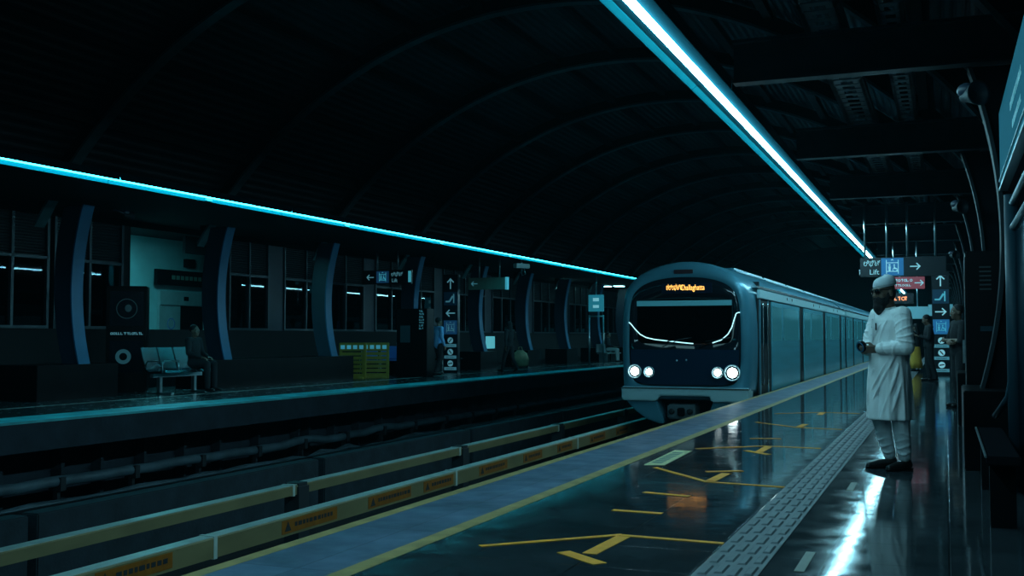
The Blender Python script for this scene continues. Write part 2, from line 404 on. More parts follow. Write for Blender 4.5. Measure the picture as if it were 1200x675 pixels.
# rails
for i, (x, lab) in enumerate([(-11.22, 'dark running rail on the far track beside the pale cable pipes')]):
    r = MB().prism([(x-.07, -1.25), (x+.07, -1.25), (x+.07, -1.23), (x+.012, -1.2), (x+.012, -1.13), (x+.036, -1.115), (x+.036, -1.08), (x-.036, -1.08), (x-.036, -1.115), (x-.012, -1.13), (x-.012, -1.2), (x-.07, -1.23)], Y0, Y1)
    tag(r.build('running_rail', 'rail'), lab, 'rail')
    struct('rail_plinth', MB().box(x-.22, x+.22, Y0, Y1, -1.625, -1.25), 'concrete')

# cable pipes on the far side wall
def wob(x, z, amp, seed):
    rnd = random.Random(seed); pts = []
    y = Y0
    while y <= 60:
        a = amp*(3.2 if 18 < y < 24 else 1.0)
        pts.append((x+rnd.uniform(-a, a)*.4, y, z+rnd.uniform(-a, a))); y += 0.55
    return pts
p = thing('cable_pipe', 'pale wavy cable pipe running below the platform across the tracks, upper one', 'pipe', (0, 0, 0))
MB().tube(wob(-12.3, -0.97, 0.012, 3), 0.085, 10).build('conduit', 'pipe', p)
for y in [9.3, 10.9, 12.6, 14.2, 15.9, 17.6, 19.2, 20.9, 22.6, 24.2, 26.0, 27.7, 29.4, 31.1]:
    MB().box(-12.42, -12.19, y-.05, y+.05, -1.10, -0.90).build('clamp', 'bracket', p)
    MB().box(-12.36, -12.28, y-.03, y+.03, -1.625, -1.08).build('post', 'bracket', p)
p = thing('cable_pipe', 'pale wavy cable pipe running below the platform across the tracks, lower one', 'pipe', (0, 0, 0))
MB().tube(wob(-12.05, -1.24, 0.02, 9), 0.06, 10).build('conduit', 'pipe', p)
for y in [9.3, 14.2, 19.2, 24.2, 29.4]:
    MB().box(-12.08, -12.02, y-.03, y+.03, -1.625, -1.28).build('post', 'bracket', p)

# third rail covers: yellow boxes with a pale top, joint gaps, brackets and orange warning labels
def cover(x, y0, y1, w, ztop, h, lab, labels, brk):
    t = thing('third_rail_cover', lab, 'rail cover', (x, y0, -1.62), 0, 'yellow rail covers along the track')
    L = y1-y0-0.02; Z = 1.62
    b = MB().prism([(-w, ztop-h+Z), (0, ztop-h+Z), (0, ztop-.02+Z), (-.015, ztop-.004+Z), (-.015, ztop-.004+Z-.01), (-w, ztop+Z-.014)], 0, L)
    b.build('cover', 'coveryellow', t)
    MB().box(-w, -.012, 0, L, ztop-.0138+Z, ztop+Z).build('cover_top', 'covertop', t)
    MB().box(-w-.01, .006, -.02, .03, ztop-h+Z-.01, ztop+Z+.006).build('joint_strip', 'covertop', t)
    for yb in brk:
        MB().box(-w-.03, .03, yb, yb+.24, 0, ztop-h*.25+Z).box(-w-.03, .012, yb+.02, yb+.22, ztop-h*.3+Z, ztop+.012+Z).build('bracket', 'bracket', t)
    for (a, c) in labels:
        lb = MB().box(0.0, .004, a-y0, c-y0, ztop-h*.86+Z, ztop-h*.16+Z).build('warning_label', 'coverlabel', t)
        mk = MB(); zc = ztop-h*.5+Z
        mk.prism([(a-y0+.05, zc-.05), (a-y0+.17, zc-.05), (a-y0+.11, zc+.05)], .004, .006, 'x')
        q = a-y0+.24; rr = random.Random(int(a*10))
        while q < c-y0-.1:
            ww = rr.uniform(.03, .07); mk.box(.004, .006, q, q+ww, zc-.018, zc+.026); q += ww+.022
        mk.build('lettering', 'darktext', lb)
cl = [(7.0, 7.95), (9.67, 10.77), (11.49, 12.6), (12.97, 13.9), (14.81, 15.91), (16.62, 17.5), (18.29, 19.1), (20.2, 21.2), (22.0, 22.9)]
n = 0
for i in range(4):
    a = 3.12+5.44*i; b = a+5.44
    cover(-6.43, a, b, 0.16, -0.70, 0.20, '%s yellow third rail cover from the camera in the row with orange warning labels' % ORD[i], [q for q in cl if a <= q[0] and q[1] < b], [])
for i in range(5):
    a = 6.84+5.12*i; b = a+5.12
    cover(-7.78, a, b, 0.16, -0.715, 0.13, '%s plain yellow third rail cover from the camera in the row by the concrete kerb' % ORD[i], [], [0.08])

# ------------------------------------------------------------------ roof vault
XC, ZC, R0 = -7.75, -2.3, 10.5
def arc(r, x0, x1, n=40):
    a0 = math.acos((x0-XC)/r); a1 = math.acos((x1-XC)/r)
    return [(XC+r*math.cos(a0+(a1-a0)*i/n), ZC+r*math.sin(a0+(a1-a0)*i/n)) for i in range(n+1)]
def vault(r0, r1, y0, y1, x0, x1, n=40):
    a = arc(r0, x0, x1, n); b = arc(r1, x0, x1, n)
    rings = [[(a[i][0], y0, a[i][1]), (a[i][0], y1, a[i][1]), (b[i][0], y1, b[i][1]), (b[i][0], y0, b[i][1])] for i in range(n+1)]
    return MB().loft(rings, smooth=False)
# corrugated sheet
rings = []
N = 420
a = arc(10.86, -16.66, 1.16, N)
v1 = MB()
ring0 = []
for i, (x, z) in enumerate(a):
    d = 0.02 if (i//2) % 2 else 0.0
    dx, dz = (x-XC)/10.86, (z-ZC)/10.86
    rings.append([(x+dx*d, Y0, z+dz*d), (x+dx*d, Y1, z+dz*d), (x+dx*(.1), Y1, z+dz*.1), (x+dx*.1, Y0, z+dz*.1)])
struct('ceiling', MB().loft(rings, smooth=False), 'roof')
for yb in [1.0] + BAYS:
    rb = struct('ceiling_rib', vault(R0+0.05, R0+0.34, yb-0.02, yb+0.02, -16.6, 1.1, 48), 'purlin')
    vault(R0, R0+0.05, yb-0.13, yb+0.13, -16.6, 1.1, 48).build('flange', 'rib', rb)  # flange colour lightened to stand for light on the rims
for x in [-15.3, -14.0, -12.4, -10.9, -9.3, -7.75, -6.2, -4.6, -3.1, -1.6, -0.3]:
    z = ZC+math.sqrt((R0+.22)**2-(x-XC)**2)
    struct('ceiling_purlin', MB().box(x-.08, x+.08, Y0, Y1, z-.02, z+.10), 'purlin')

# ------------------------------------------------------------------ columns (curved I-sections on black plinths)
def column(y, side, x, ztop=3.75, fm='column', wm='columnweb'):
    """flange faces the tracks; middle bows away from them"""
    rf = []; rw = []; n = 18
    for i in range(n+1):
        z = 0.6 + (ztop-0.6)*i/n; t = (z-0.67)/(3.58-0.67); b = 0.21*(1-(2*t-1)**2)
        xx = x - side*b
        rf.append([(xx, y-.15, z), (xx, y+.15, z), (xx-side*.035, y+.15, z), (xx-side*.035, y-.15, z)])
        d = .46 + .06*t
        rw.append([(xx-side*.035, y-.10, z), (xx-side*.035, y+.10, z), (xx-side*d, y+.10, z), (xx-side*d, y-.10, z)])
    c = struct('column', MB().loft(rw, smooth=False), wm)
    MB().loft(rf, smooth=False).build('flange', fm, c)
    return c
LCOL = [16.5, 21.05, 25.8, 31.1, 36.3, 41.0, 45.8, 50.8, 55.5, 60.5, 65.5]
for y in [12.0] + LCOL: column(y, 1, -15.5)
for y in BAYS[1:]: column(y, -1, 0.29, 3.75, 'shadesteel', 'blackmatte')  # near columns darkened in colour for the unlit side
for (a, b) in [(11.0, 12.9), (15.2, 17.3), (20.3, 26.6)] + [(y-.75, y+.75) for y in LCOL[3:]]:
    struct('column_plinth', MB().box(-16.4, -15.38, a, b, 0, 0.66), 'plinth', bevel=.01)
for y in BAYS[1:]:
    struct('column_plinth', MB().box(0.14, 1.1, y-.75, y+.65, 0, 0.70), 'plinth', bevel=.01)

# ------------------------------------------------------------------ far platform wall: dado, windows, slatted heads
XW = -17.4
struct('wall_across_tracks', MB().box(XW-.2, XW, Y0, Y1, 0, 1.36).box(XW-.2, XW+.02, Y0, Y1, 3.72, 6.6)
       .box(XW-.2, XW, 19.6, 19.9, 1.36, 3.72).box(XW-.2, XW, 23.2, 23.6, 1.36, 3.72).box(-20.1, XW-.2, 19.3, 19.45, 0, 3.9), 'wall')
struct('wall_concourse', MB().box(-22.2, -22.0, Y0, Y1, 0, 4.4), 'wall')
struct('ceiling_concourse', MB().box(-22.2, XW-.2, Y0, Y1, 3.9, 4.1), 'wall')
struct('ceiling_across_tracks', MB().box(XW, -13.02, Y0, Y1, 3.86, 3.96), 'wall')
spans = [(10.0, 12.4), (12.5, 14.5), (14.6, 17.4), (17.6, 19.6)] + [(23.6, 25.35)] + [(y+.35, y2-.45) for y, y2 in zip(LCOL[2:-1], LCOL[3:])]
nw = 0
for (a, b) in spans:
    nw += 1
    f = MB(); n = max(2, round((b-a)/1.05)); g = []
    for i in range(n+1):
        yy = a+(b-a)*i/n; f.box(XW-.06, XW+.05, yy-.035, yy+.035, 1.36, 3.72)
    f.box(XW-.06, XW+.06, a, b, 1.36, 1.42).box(XW-.06, XW+.05, a, b, 2.80, 2.86)
    wobj = struct('window_%d' % nw, f, 'frame')
    MB().box(XW-.03, XW-.02, a, b, 1.40, 2.82).build('pane', 'pane', wobj)
    s = MB().box(XW-.05, XW-.03, a, b, 2.84, 3.72)
    for j in range(14):
        z = 2.88+.06*j; s.cbox((XW-.015, (a+b)/2, z+.03), (.03, b-a, .035), (0, .5, 0))
    s.build('slatted_head', 'louvre', wobj)
segs = sorted(spans); prev = 21.7
for (a, b) in [(17.45, 17.45)]: pass
mb = MB()
for y in LCOL[2:]: mb.box(XW-.2, XW+.01, y-.45, y+.35, 1.36, 3.72)
mb.box(XW-.2, XW+.01, Y0, 10.0, 1.36, 3.72).box(XW-.2, XW+.01, 65.3, Y1, 1.36, 3.72)
struct('wall_pier', mb, 'columnweb')
struct('baseboard_across_tracks', MB().box(XW, XW+.06, Y0, 17.6, 0, .14).box(XW, XW+.06, 21.6, Y1, 0, .14), 'plinth')

# lift lobby opening between the first two near columns
struct('wall_lobby', MB().box(-20.3, -20.1, 19.3, 27.5, 0, 3.9), 'teal')
lf = thing('lift_entrance', 'steel-framed lift doorway in the teal lobby behind the far platform', 'lift', (-20.08, 25.0, 0))
yA, yB = -0.95, 1.25
MB().box(0, .10, yA, yB, 2.06, 2.45).box(0, .10, yB-.25, yB, 0, 2.06).build('door_frame', 'liftsteel', lf, .01)
MB().box(0, .07, yA, -0.05, 0, 2.06).build('door_panel', 'liftsteel', lf, .01)
MB().box(0, .03, -0.05, 1.0, 0, 2.06).build('car_opening', 'blackmatte', lf)
MB().box(.1, .11, .05, .25, 2.2, 2.32).build('floor_indicator', 'black', lf)
nt_ = MB().box(.07, .075, -.62, -.28, 1.20, 1.27).box(.07, .075, -.62, -.28, 1.10, 1.15).annulus(.13, .16, .07, .076, (0, -.45, 1.55), 'x').build('notice', 'signdimblue', lf)
s = thing('hanging_sign', 'dark nameboard mounted above the lift doorway in the teal lobby', 'sign', (-20.0, 24.95, 2.62))
MB().box(0, .12, -1.15, 1.15, 0, .42).build('sign_box', 'black', s, .01)
mk = MB(); q = -.55
for i in range(7): mk.box(.12, .124, q, q+.14, .16, .27); q += .19
mk.build('lettering', 'signgrey', s)
tag(MB().box(-20.10, -19.98, 25.15, 25.55, 3.16, 3.40).build('wall_mounted_speaker', 'black', None, .01), 'small black box fixed high on the teal lobby wall', 'speaker')
tag(MB().box(-18.9, -18.8, 23.6, 24.5, 3.42, 3.88).build('hanging_sign_board', 'wall', None, .01), 'dark square panel hanging from the ceiling before the teal lobby', 'panel')
cl = thing('ceiling_light', 'unseen ceiling lamp added to light the teal lift lobby', 'lamp', (-17.95, 21.7, 3.9))  # lamp out of sight, put in to brighten the lobby wall
MB().box(-.3, .3, -.3, .3, -.05, 0).build('lamp_housing', 'housingedge', cl)
MB().box(-.25, .25, -.25, .25, -.07, -.05).build('diffuser', emit('lobby_fill_glow', (0.12, 0.80, 0.95), 90.0), cl)

# right hand side and far end
struct('wall_right', MB().box(2.25, 2.45, Y0, Y1, -.3, 4.6), 'wall')
struct('ceiling_right', MB().box(1.0, 2.45, Y0, Y1, 3.95, 4.05), 'wall')
struct('wall_far', MB().box(-22.2, 2.45, Y1, Y1+.3, -1.9, 9), 'purlin')
struct('wall_back', MB().box(-22.2, 2.45, Y0-.3, Y0, -1.9, 9), 'purlin')

# ------------------------------------------------------------------ beams and cable trays above the near platform
for y in BAYS[:9]:
    b = MB().box(-2.0, 1.6, y-.09, y+.09, 3.80, 3.83).box(-2.0, 1.6, y-.01, y+.01, 3.83, 4.22).box(-2.0, 1.6, y-.09, y+.09, 4.22, 4.25)
    struct('beam', b, 'beam')
def tray(x0, x1, z, y0, y1):
    b = MB().box(x0, x0+.1*(x1-x0)+.02, y0, y1, z, z+.008).box(x1-.1*(x1-x0)-.02, x1, y0, y1, z, z+.008)
    b.box(x0, x0+.008, y0, y1, z, z+.08).box(x1-.008, x1, y0, y1, z, z+.08)
    y = y0; wd = x1-x0
    while y < y1-.3:
        b.box(x0, x1, y+.02, y+.13, z-.0, z+.01)
        b.box(x0+.02, x0+.32*wd, y+.13, y+.25, z, z+.008).box(x1-.32*wd, x1-.02, y+.13, y+.25, z, z+.008)
        y += .27
    return b
tr = tag(tray(-1.27, -0.86, 4.27, Y0, 50).build('cable_tray', 'tray'), 'wider perforated cable tray above the platform beams, next to the light trough', 'cable tray', 'cable trays')
tr = tag(tray(-0.57, -0.31, 4.27, Y0, 50).build('cable_tray', 'tray'), 'narrower perforated cable tray above the platform beams, away from the light trough', 'cable tray', 'cable trays')
tag(MB().tube([(-2.0, 7.6, 4.02), (-1.5, 8.0, 4.0), (-.9, 8.4, 3.98)], .02, 8).build('conduit_pipe', 'beam'), 'thin slanting conduit between the first beams beside the light trough', 'pipe')

# ------------------------------------------------------------------ light troughs
def trough(mb_parent, L, w, tube_m, tr_, drop=0.0, refl='reflector'):
    h = w/2
    MB().box(-h+.02, h-.02, 0.01, L-.01, .045, .10).build('housing', 'housing', mb_parent)
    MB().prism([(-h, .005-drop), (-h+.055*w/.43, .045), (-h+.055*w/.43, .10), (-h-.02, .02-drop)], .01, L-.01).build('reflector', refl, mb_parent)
    MB().prism([(h-.012, -.02), (h, -.02), (h, .10), (h-.012, .10)], .01, L-.01).build('side_rail', 'housing', mb_parent)
    MB().tube([(0, .004, .01), (0, L-.004, .01)], tr_, 12).build('tube', tube_m, mb_parent)
ys = [y for y in BAYS if y < 75]
ys = [-2.4, 1.0] + ys
for i, (a, b) in enumerate(zip(ys[:-1], ys[1:])):
    t = thing('light_trough', ('%s light trough from the camera in the bright line over the near platform' % ORD[i-2]) if i > 1 else ('light trough overhead at the camera, ahead of the visible line', 'light trough behind the camera at the start of the line')[1-i], 'light', (-2.235, a, 3.78), 0, 'light line over the near platform')
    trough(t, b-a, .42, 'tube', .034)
ys = [-2.0] + [4.0+5.1*i for i in range(13)]
for i, (a, b) in enumerate(zip(ys[:-1], ys[1:])):
    t = thing('light_trough', ('%s light trough from the camera in the bright line over the far platform' % ORD[i-2]) if i > 1 else ('light trough out of frame, next to the visible far line', 'light trough out of frame at the start of the far line')[1-i], 'light', (-12.78, a, 3.80), 0, 'light line over the platform across the tracks')
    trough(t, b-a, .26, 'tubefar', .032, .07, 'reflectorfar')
    MB().box(-.15, -.09, L_ := (b-a)*.5, L_+.18, -.05, .0).build('clip', 'trainwhite', t)

# ------------------------------------------------------------------ floor markings (tape)
def strip(mb, p, q, wd, z0=0.001, z1=0.0035):
    p = Vector((*p, 0)); q = Vector((*q, 0)); d = (q-p).normalized(); n = Vector((-d.y, d.x, 0))*wd/2
    c = [p-n, q-n, q+n, p+n]
    return mb.add([(v.x, v.y, z0) for v in c]+[(v.x, v.y, z1) for v in c], [(4, 5, 6, 7), (0, 1, 5, 4), (1, 2, 6, 5), (2, 3, 7, 6), (3, 0, 4, 7), (3, 2, 1, 0)])
def marking(lab, segs_, m='tape', grp='tape markings on the near platform floor'):
    xs = [s_[0] for s_ in segs_]
    t = thing('floor_tape', lab, 'tape', (0, 0, 0), 0, grp)
    for (p, q, wd) in segs_: strip(MB(), p, q, wd).build('tape_strip', m, t)
marking('orange tape funnel arrow closest to the camera with a short bar beside its stem', [((-2.46, 5.68), (-1.81, 6.32), .05), ((-1.81, 6.30), (-1.20, 6.27), .05), ((-1.79, 6.26), (-1.82, 5.70), .085), ((-1.97, 5.70), (-1.69, 5.47), .085)])
marking('short orange tape bar just beyond the closest funnel arrow', [((-2.13, 7.19), (-1.78, 7.17), .06)])
marking('short orange tape bar just before the funnel arrow beside the pale floor plate', [((-2.15, 8.1), (-1.78, 8.01), .06)])
marking('orange tape funnel arrow beside the pale floor plate', [((-2.46, 9.66), (-1.82, 8.86), .05), ((-1.83, 8.87), (-1.20, 8.78), .05), ((-1.78, 9.47), (-1.81, 8.92), .085), ((-1.97, 9.53), (-1.68, 9.70), .06)])
marking('orange tape funnel arrow in the headlamp reflections beyond the floor plate', [((-2.47, 11.44), (-1.81, 12.02), .05), ((-1.81, 12.0), (-1.25, 11.96), .05), ((-1.79, 11.99), (-1.80, 11.36), .085), ((-1.95, 11.45), (-1.67, 11.15), .07)])
marking('short faint orange tape bar beyond the third funnel arrow', [((-2.13, 12.81), (-1.80, 12.94), .06)])
marking('small distant orange tape funnel arrow near the train side', [((-2.46, 15.3), (-1.8, 14.6), .05), ((-1.8, 14.62), (-1.25, 14.5), .05), ((-1.78, 15.2), (-1.81, 14.7), .085)])
marking('most distant orange tape arrow on the near platform floor', [((-2.46, 17.1), (-1.8, 17.7), .05), ((-1.8, 17.7), (-1.25, 17.6), .05), ((-1.79, 17.6), (-1.8, 17.1), .085)])
marking('olive tape rectangle beside the tactile strip, closest to the camera', [((-.705, 5.66), (-.705, 6.19), .05)], 'olivetape')
marking('olive tape rectangle beside the tactile strip, just before the standing man', [((-.705, 8.78), (-.705, 9.25), .05)], 'olivetape')
pl = thing('floor_plate', 'pale rectangular notice plate stuck on the floor beside the inner yellow line', 'plate', (0, 0, 0))
mb = MB(); c = [(-2.605, 9.82), (-2.42, 9.86), (-2.46, 11.2), (-2.64, 11.2)]
mb.prism(c, .001, .004, 'z').build('plate', 'platewhite', pl)
mk = MB(); 
for i in range(7):
    yq = 9.98+i*.15; xx = -2.525-(yq-9.8)*.025
    mk.box(xx-.05, xx+.05, yq, yq+.10, .004, .0055)
mk.build('lettering', 'signgrey', pl)

# ------------------------------------------------------------------ train
TX, TY = -5.05, 22.3
train = thing('metro_train', 'silver and navy metro train with round lit headlamps arriving at the platform', 'train', (TX, TY, 0))
def poly_r(poly, c, th):
    """distance from c to the closed polygon along angle th"""
    dx, dz = math.cos(th), math.sin(th); best = 0
    for i in range(len(poly)):
        (x1, z1), (x2, z2) = poly[i], poly[(i+1) % len(poly)]
        ex, ez = x2-x1, z2-z1; den = dx*ez-dz*ex
        if abs(den) < 1e-9: continue
        t = ((x1-c[0])*ez-(z1-c[1])*ex)/den; s_ = ((x1-c[0])*dz-(z1-c[1])*dx)/den
        if t > 0 and -1e-6 <= s_ <= 1+1e-6: best = max(best, t)
    return best
def mir(h): return h + [(-x, z) for x, z in reversed(h) if x > 1e-6]
def smooth_poly(p, it=2):
    for _ in range(it):
        q = []
        for i in range(len(p)):
            a, b = p[i], p[(i+1) % len(p)]
            q += [(a[0]*.75+b[0]*.25, a[1]*.75+b[1]*.25), (a[0]*.25+b[0]*.75, a[1]*.25+b[1]*.75)]
        p = q
    return p
TC = (0.0, 1.45)
S_ = [(0, -.14)] + [(1.30, -.14), (1.34, .1), (1.37, .9), (1.36, 1.6), (1.315, 2.1), (1.19, 2.34), (.88, 2.58), (.45, 2.73), (0, 2.78)]
S_ = smooth_poly([(x, z) for x, z in S_] + [(-x, z) for x, z in reversed(S_[1:-1])], 1)
Mk = [(0, .15), (.85, .15), (1.07, .22), (1.15, .42), (1.18, .8), (1.18, 1.4), (1.15, 1.9), (1.06, 2.14), (.80, 2.33), (.4, 2.42), (0, 2.44)]
Mk = smooth_poly(Mk + [(-x, z) for x, z in reversed(Mk[1:-1])], 2)
Wn = [(0, 1.04), (.90, 1.05), (.985, 1.10), (1.0, 1.3), (1.0, 1.88), (.97, 1.95), (0, 1.98)]
Wn = Wn + [(-x, z) for x, z in reversed(Wn[1:-1])]
NT = 120; TH = [2*PI*i/NT for i in range(NT)]
def ring(poly, y, k=1.0, off=0.0):
    return [(TC[0]+(poly_r(poly, TC, t)*k-off)*math.cos(t), y, TC[1]+(poly_r(poly, TC, t)*k-off)*math.sin(t)) for t in TH]
shell = MB().loft([ring(Mk, .03, 1, .02), ring(Mk, .0, 1, -.012), ring(S_, .03, 1, .06), ring(S_, .12, 1, .02), ring(S_, .3), ring(S_, 1.0), ring(S_, 1.5), ring(S_, 22.0)], cap=False)
shell.build('car_body', 'traingrey', train)
mb = MB().loft([ring(S_, 22.75), ring(S_, 44.6)], cap=False); mb.build('car_body', 'traingrey', train)
mb = MB().loft([ring(S_, 45.3), ring(S_, 67.0)], cap=True); mb.build('car_body', 'traingrey', train)
MB().loft([ring(S_, 21.95, .9), ring(S_, 22.8, .9)], cap=True).build('gangway', 'rubber', train)
MB().loft([ring(S_, 44.55, .9), ring(S_, 45.35, .9)], cap=True).build('gangway', 'rubber', train)
maskm = MB().loft([ring(Wn, .03), ring(Wn, -.012), ring(Mk, -.012, 1, .03), ring(Mk, .0, 1, .008), ring(Mk, .03)], cap=False)
mo = maskm.build('front_mask', 'mask', train)
# navy lower apron on the mask
ap = [(0, .19), (.83, .19), (1.03, .26), (1.11, .45), (1.14, .80), (1.14, .92), (0, .92)]
ap = ap + [(-x, z) for x, z in reversed(ap[1:-1])]
MB().prism(ap, -.022, -.011).build('front_apron', 'trainblue', train, .004)
ws = MB().prism(Wn, -.004, .004).build('windscreen', 'windscreen', train)
MB().box(-1.0, 1.0, -.02, -.006, 1.83, 1.94).build('sun_strip', emit('sun_strip_glow', (.03, .2, .26), .35, (.1, .3, .36)), ws)  # strip brightness put in as emission
MB().box(-.9, .9, .12, .42, .7, 1.02).build('driver_desk', 'blackmatte', train)
MB().box(-1.25, 1.25, 1.9, 1.95, -.1, 2.4).build('cab_bulkhead', 'wall', train)
MB().box(-.1, .55, 1.86, 1.9, 1.1, 1.8).build('bulkhead_door', mat('bulkhead_door_grey', (.09, .14, .17), .5), train)
# bright emissive curves over the windscreen
def lt(pts):
    MB().tube([(x, -.028, z) for x, z in pts], .010, 8).build('bright_line', 'brightline', train)
def onf(pts): return pts
lt([(-1.17, 1.49), (-1.13, 1.46), (-1.03, 1.34), (-.93, 1.24), (-.80, 1.17), (-.62, 1.13), (-.35, 1.10), (.02, 1.06), (.2, 1.045)])
lt([(.60, 1.06), (.78, 1.12), (.92, 1.24), (1.0, 1.38), (1.055, 1.56), (1.09, 1.66), (1.13, 1.68), (1.165, 1.68)])
# wipers
for x in (-.45, .35):
    MB().tube([(x, -.03, .98), (x+.35, -.03, 1.12)], .010, 6).tube([(x+.1, -.035, 1.09), (x+.62, -.035, 1.17)], .010, 6).build('wiper', 'rubber', train)
# headlamps
for x, z, r in ((-1.05, .46, .11), (-.74, .45, .085), (.70, .45, .09), (1.00, .45, .125)):
    h = MB().loft([[(x+q*r*math.cos(t_), -.022+d_, z+q*r*math.sin(t_)) for t_ in [2*PI*i/28 for i in range(28)]] for q, d_ in ((1.36, 0), (1.36, -.055), (1.26, -.06), (1.10, 0))], cap=False).build('headlamp_ring', 'trainwhite', train)
    MB().annulus(r*.84, r*1.12, -.006, 0, (x, -.022, z)).build('headlamp_bowl', 'black', h)
    MB().lathe([(.001, 0), (r*.82, 0), (r*.7, -.014), (.001, -.02)], 26, (x, -.023, z), 'y').build('headlamp_lens', 'headlight', h)
# destination display
MB().box(-.46, .60, -.028, -.011, 2.09, 2.30).build('destination_display', mat('display_glass', (.006, .012, .03), .2), train)
text('ಚಲ್ಲಘಟ್ಟ', .155, 'led', (-.36, -.031, 2.165), FACE_Y, train, 'display_lettering', sx=.40)
text('Challaghatta', .165, 'led', (-.06, -.031, 2.155), FACE_Y, train, 'display_lettering', sx=.62)
MB().box(-.20, .20, -.01, .08, 2.50, 2.585).build('number_panel', mat('dark_red_panel', (.05, .02, .025), .3), train)
for x in (-.15, .05): MB().lathe([(.001, -.012), (.018, -.01), (.022, 0)], 10, (x, -.02, .70+.06*x), 'y').build('front_bolt', 'steel', train)
# valance below the mask
va = [(-1.33, .14), (1.33, .14), (1.33, -.12), (1.27, -.15), (.58, -.15), (.55, -.10), (.55, -.04), (-.50, -.04), (-.55, -.10), (-.58, -.15), (-1.27, -.15), (-1.33, -.12)]
MB().prism(va, -.07, .5).build('front_valance', 'trainwhite', train, .02)
MB().box(-1.335, 1.335, -.08, .1, .10, .13).build('valance_line', 'chrome', train)
for sgn in (-1, 1):
    pts = [(1.27, -.13), (.60, -.13), (.42, -.62), (.55, -.62), (.78, -.55), (1.0, -.41), (1.16, -.27)]
    MB().prism([(sgn*x, z) for x, z in pts], .02, 1.4).build('corner_fairing', 'traingrey', train, .03)
cp = MB().box(-.36, .22, -.02, .5, -.52, -.22).build('coupler', mat('coupler_steel', (.12, .16, .18), .5, .3), train, .03)
MB().box(-.14, .02, -.08, -.02, -.46, -.28).build('coupler_face', 'black', cp, .02)
MB().lathe([(.06, 0), (.06, -.05), (.03, -.06)], 14, (-.26, -.02, -.36), 'y').lathe([(.06, 0), (.06, -.05), (.03, -.06)], 14, (.12, -.02, -.36), 'y').build('coupler_hose', 'rubber', cp)
MB().box(-1.1, 1.1, .5, 66.5, -.55, -.12).build('underframe', 'blackmatte', train)
for yb in (3.0, 17.5, 26.0, 40.5, 49.0, 63.0):
    MB().box(-.95, .95, yb-1.3, yb+1.3, -1.0, -.5).build('bogie', 'blackmatte', train)
    for dy in (-1.0, 1.0):
        for x in (-.72, .72):
            MB().lathe([(.43, -.06), (.43, .06)], 20, (x, yb+dy, -.648), 'x').build('wheel', 'rail', train)
# platform-facing and far-facing sides: bays of windows and steel panels, black door gaps, pale cornice
def side(sg, y_off, bays, ylo, yhi):
    X = 1.375*sg
    def bx(a, b, y0, y1, z0, z1):
        q = sorted((X+a*sg, X+b*sg)); return MB().box(q[0], q[1], y0, y1, z0, z1)
    bx(-.02, .045, ylo, yhi, 2.00, 2.19).build('cornice', 'trainwhite', train, .01)
    bx(-.25, .0, ylo, yhi, 2.225, 2.27).build('gutter', 'chrome', train)
    bx(-.02, .005, ylo, yhi, -.12, 1.99).build('side_sheet', 'rubber', train)
    for (a, b) in bays:
        bx(.004, .03, a, b, -.03, 1.02).build('side_panel', 'trainside', train, .006)
        wn = bx(.004, .028, a, b, 1.02, 1.10).build('window_frame', 'trainside', train)
        bx(.004, .028, a, b, 1.88, 1.98).build('window_frame', 'trainside', train)
        m1 = a+(b-a)*.36
        for (p_, q_) in ((a, a+.1), (m1-.12, m1+.1), (b-.1, b)):
            bx(.004, .028, p_, q_, 1.10, 1.88).build('window_pillar', 'trainside', train)
        for (p_, q_) in ((a+.1, m1-.12), (m1+.1, b-.1)):
            bx(.006, .009, p_, q_, 1.10, 1.88).build('window_lining', 'traininside', train)
            bx(.018, .022, p_, q_, 1.10, 1.88).build('side_window', 'saloonglass', train)
    for (a, b) in zip(bays[:-1], bays[1:]):
        y0, y1 = a[1]+.06, b[0]-.06; c = (y0+y1)/2
        bx(.005, .012, y0+.03, c-.02, -.02, 1.97).build('door', 'rubber', train)
        bx(.005, .012, c+.02, y1-.03, -.02, 1.97).build('door', 'black', train)
for sg in (1, -1):
    side(sg, 0, [(2.75, 7.75), (8.75, 13.8), (14.75, 19.6), (20.6, 21.9)], .95, 21.95)
    side(sg, 0, [(22.9, 25.8), (26.8, 31.4), (32.4, 37.2), (38.2, 44.4)], 22.8, 44.55)
    side(sg, 0, [(45.5, 48.9), (49.9, 54.4), (55.4, 60.2), (61.2, 66.8)], 45.4, 66.9)
for y in (1.3, 1.95):
    MB().tube([(1.41, y, .15), (1.43, y, .2), (1.43, y, 1.85), (1.41, y, 1.9)], .022, 8).build('grab_rail', 'chrome', train)
MB().box(1.36, 1.395, 1.05, 1.2, -.05, 2.0).box(1.36, 1.395, 2.2, 2.3, -.05, 2.0).build('cab_door_frame', 'traingrey', train)
MB().box(1.37, 1.39, 1.25, 2.15, 1.05, 1.85).build('cab_door_window', 'sideglass', train)
for y in (5.2, 6.1, 11.0, 12.6, 17.2, 18.6): MB().lathe([(.001, .012), (.035, .01), (.04, 0)], 12, (1.42, y, 2.12), 'x').build('door_lamp', 'black', train)
for y in [3+4.5*i for i in range(13)]:
    MB().box(-.55, .55, y, y+4.3, 2.66, 2.79).build('roof_unit', 'traingrey', train, .05)

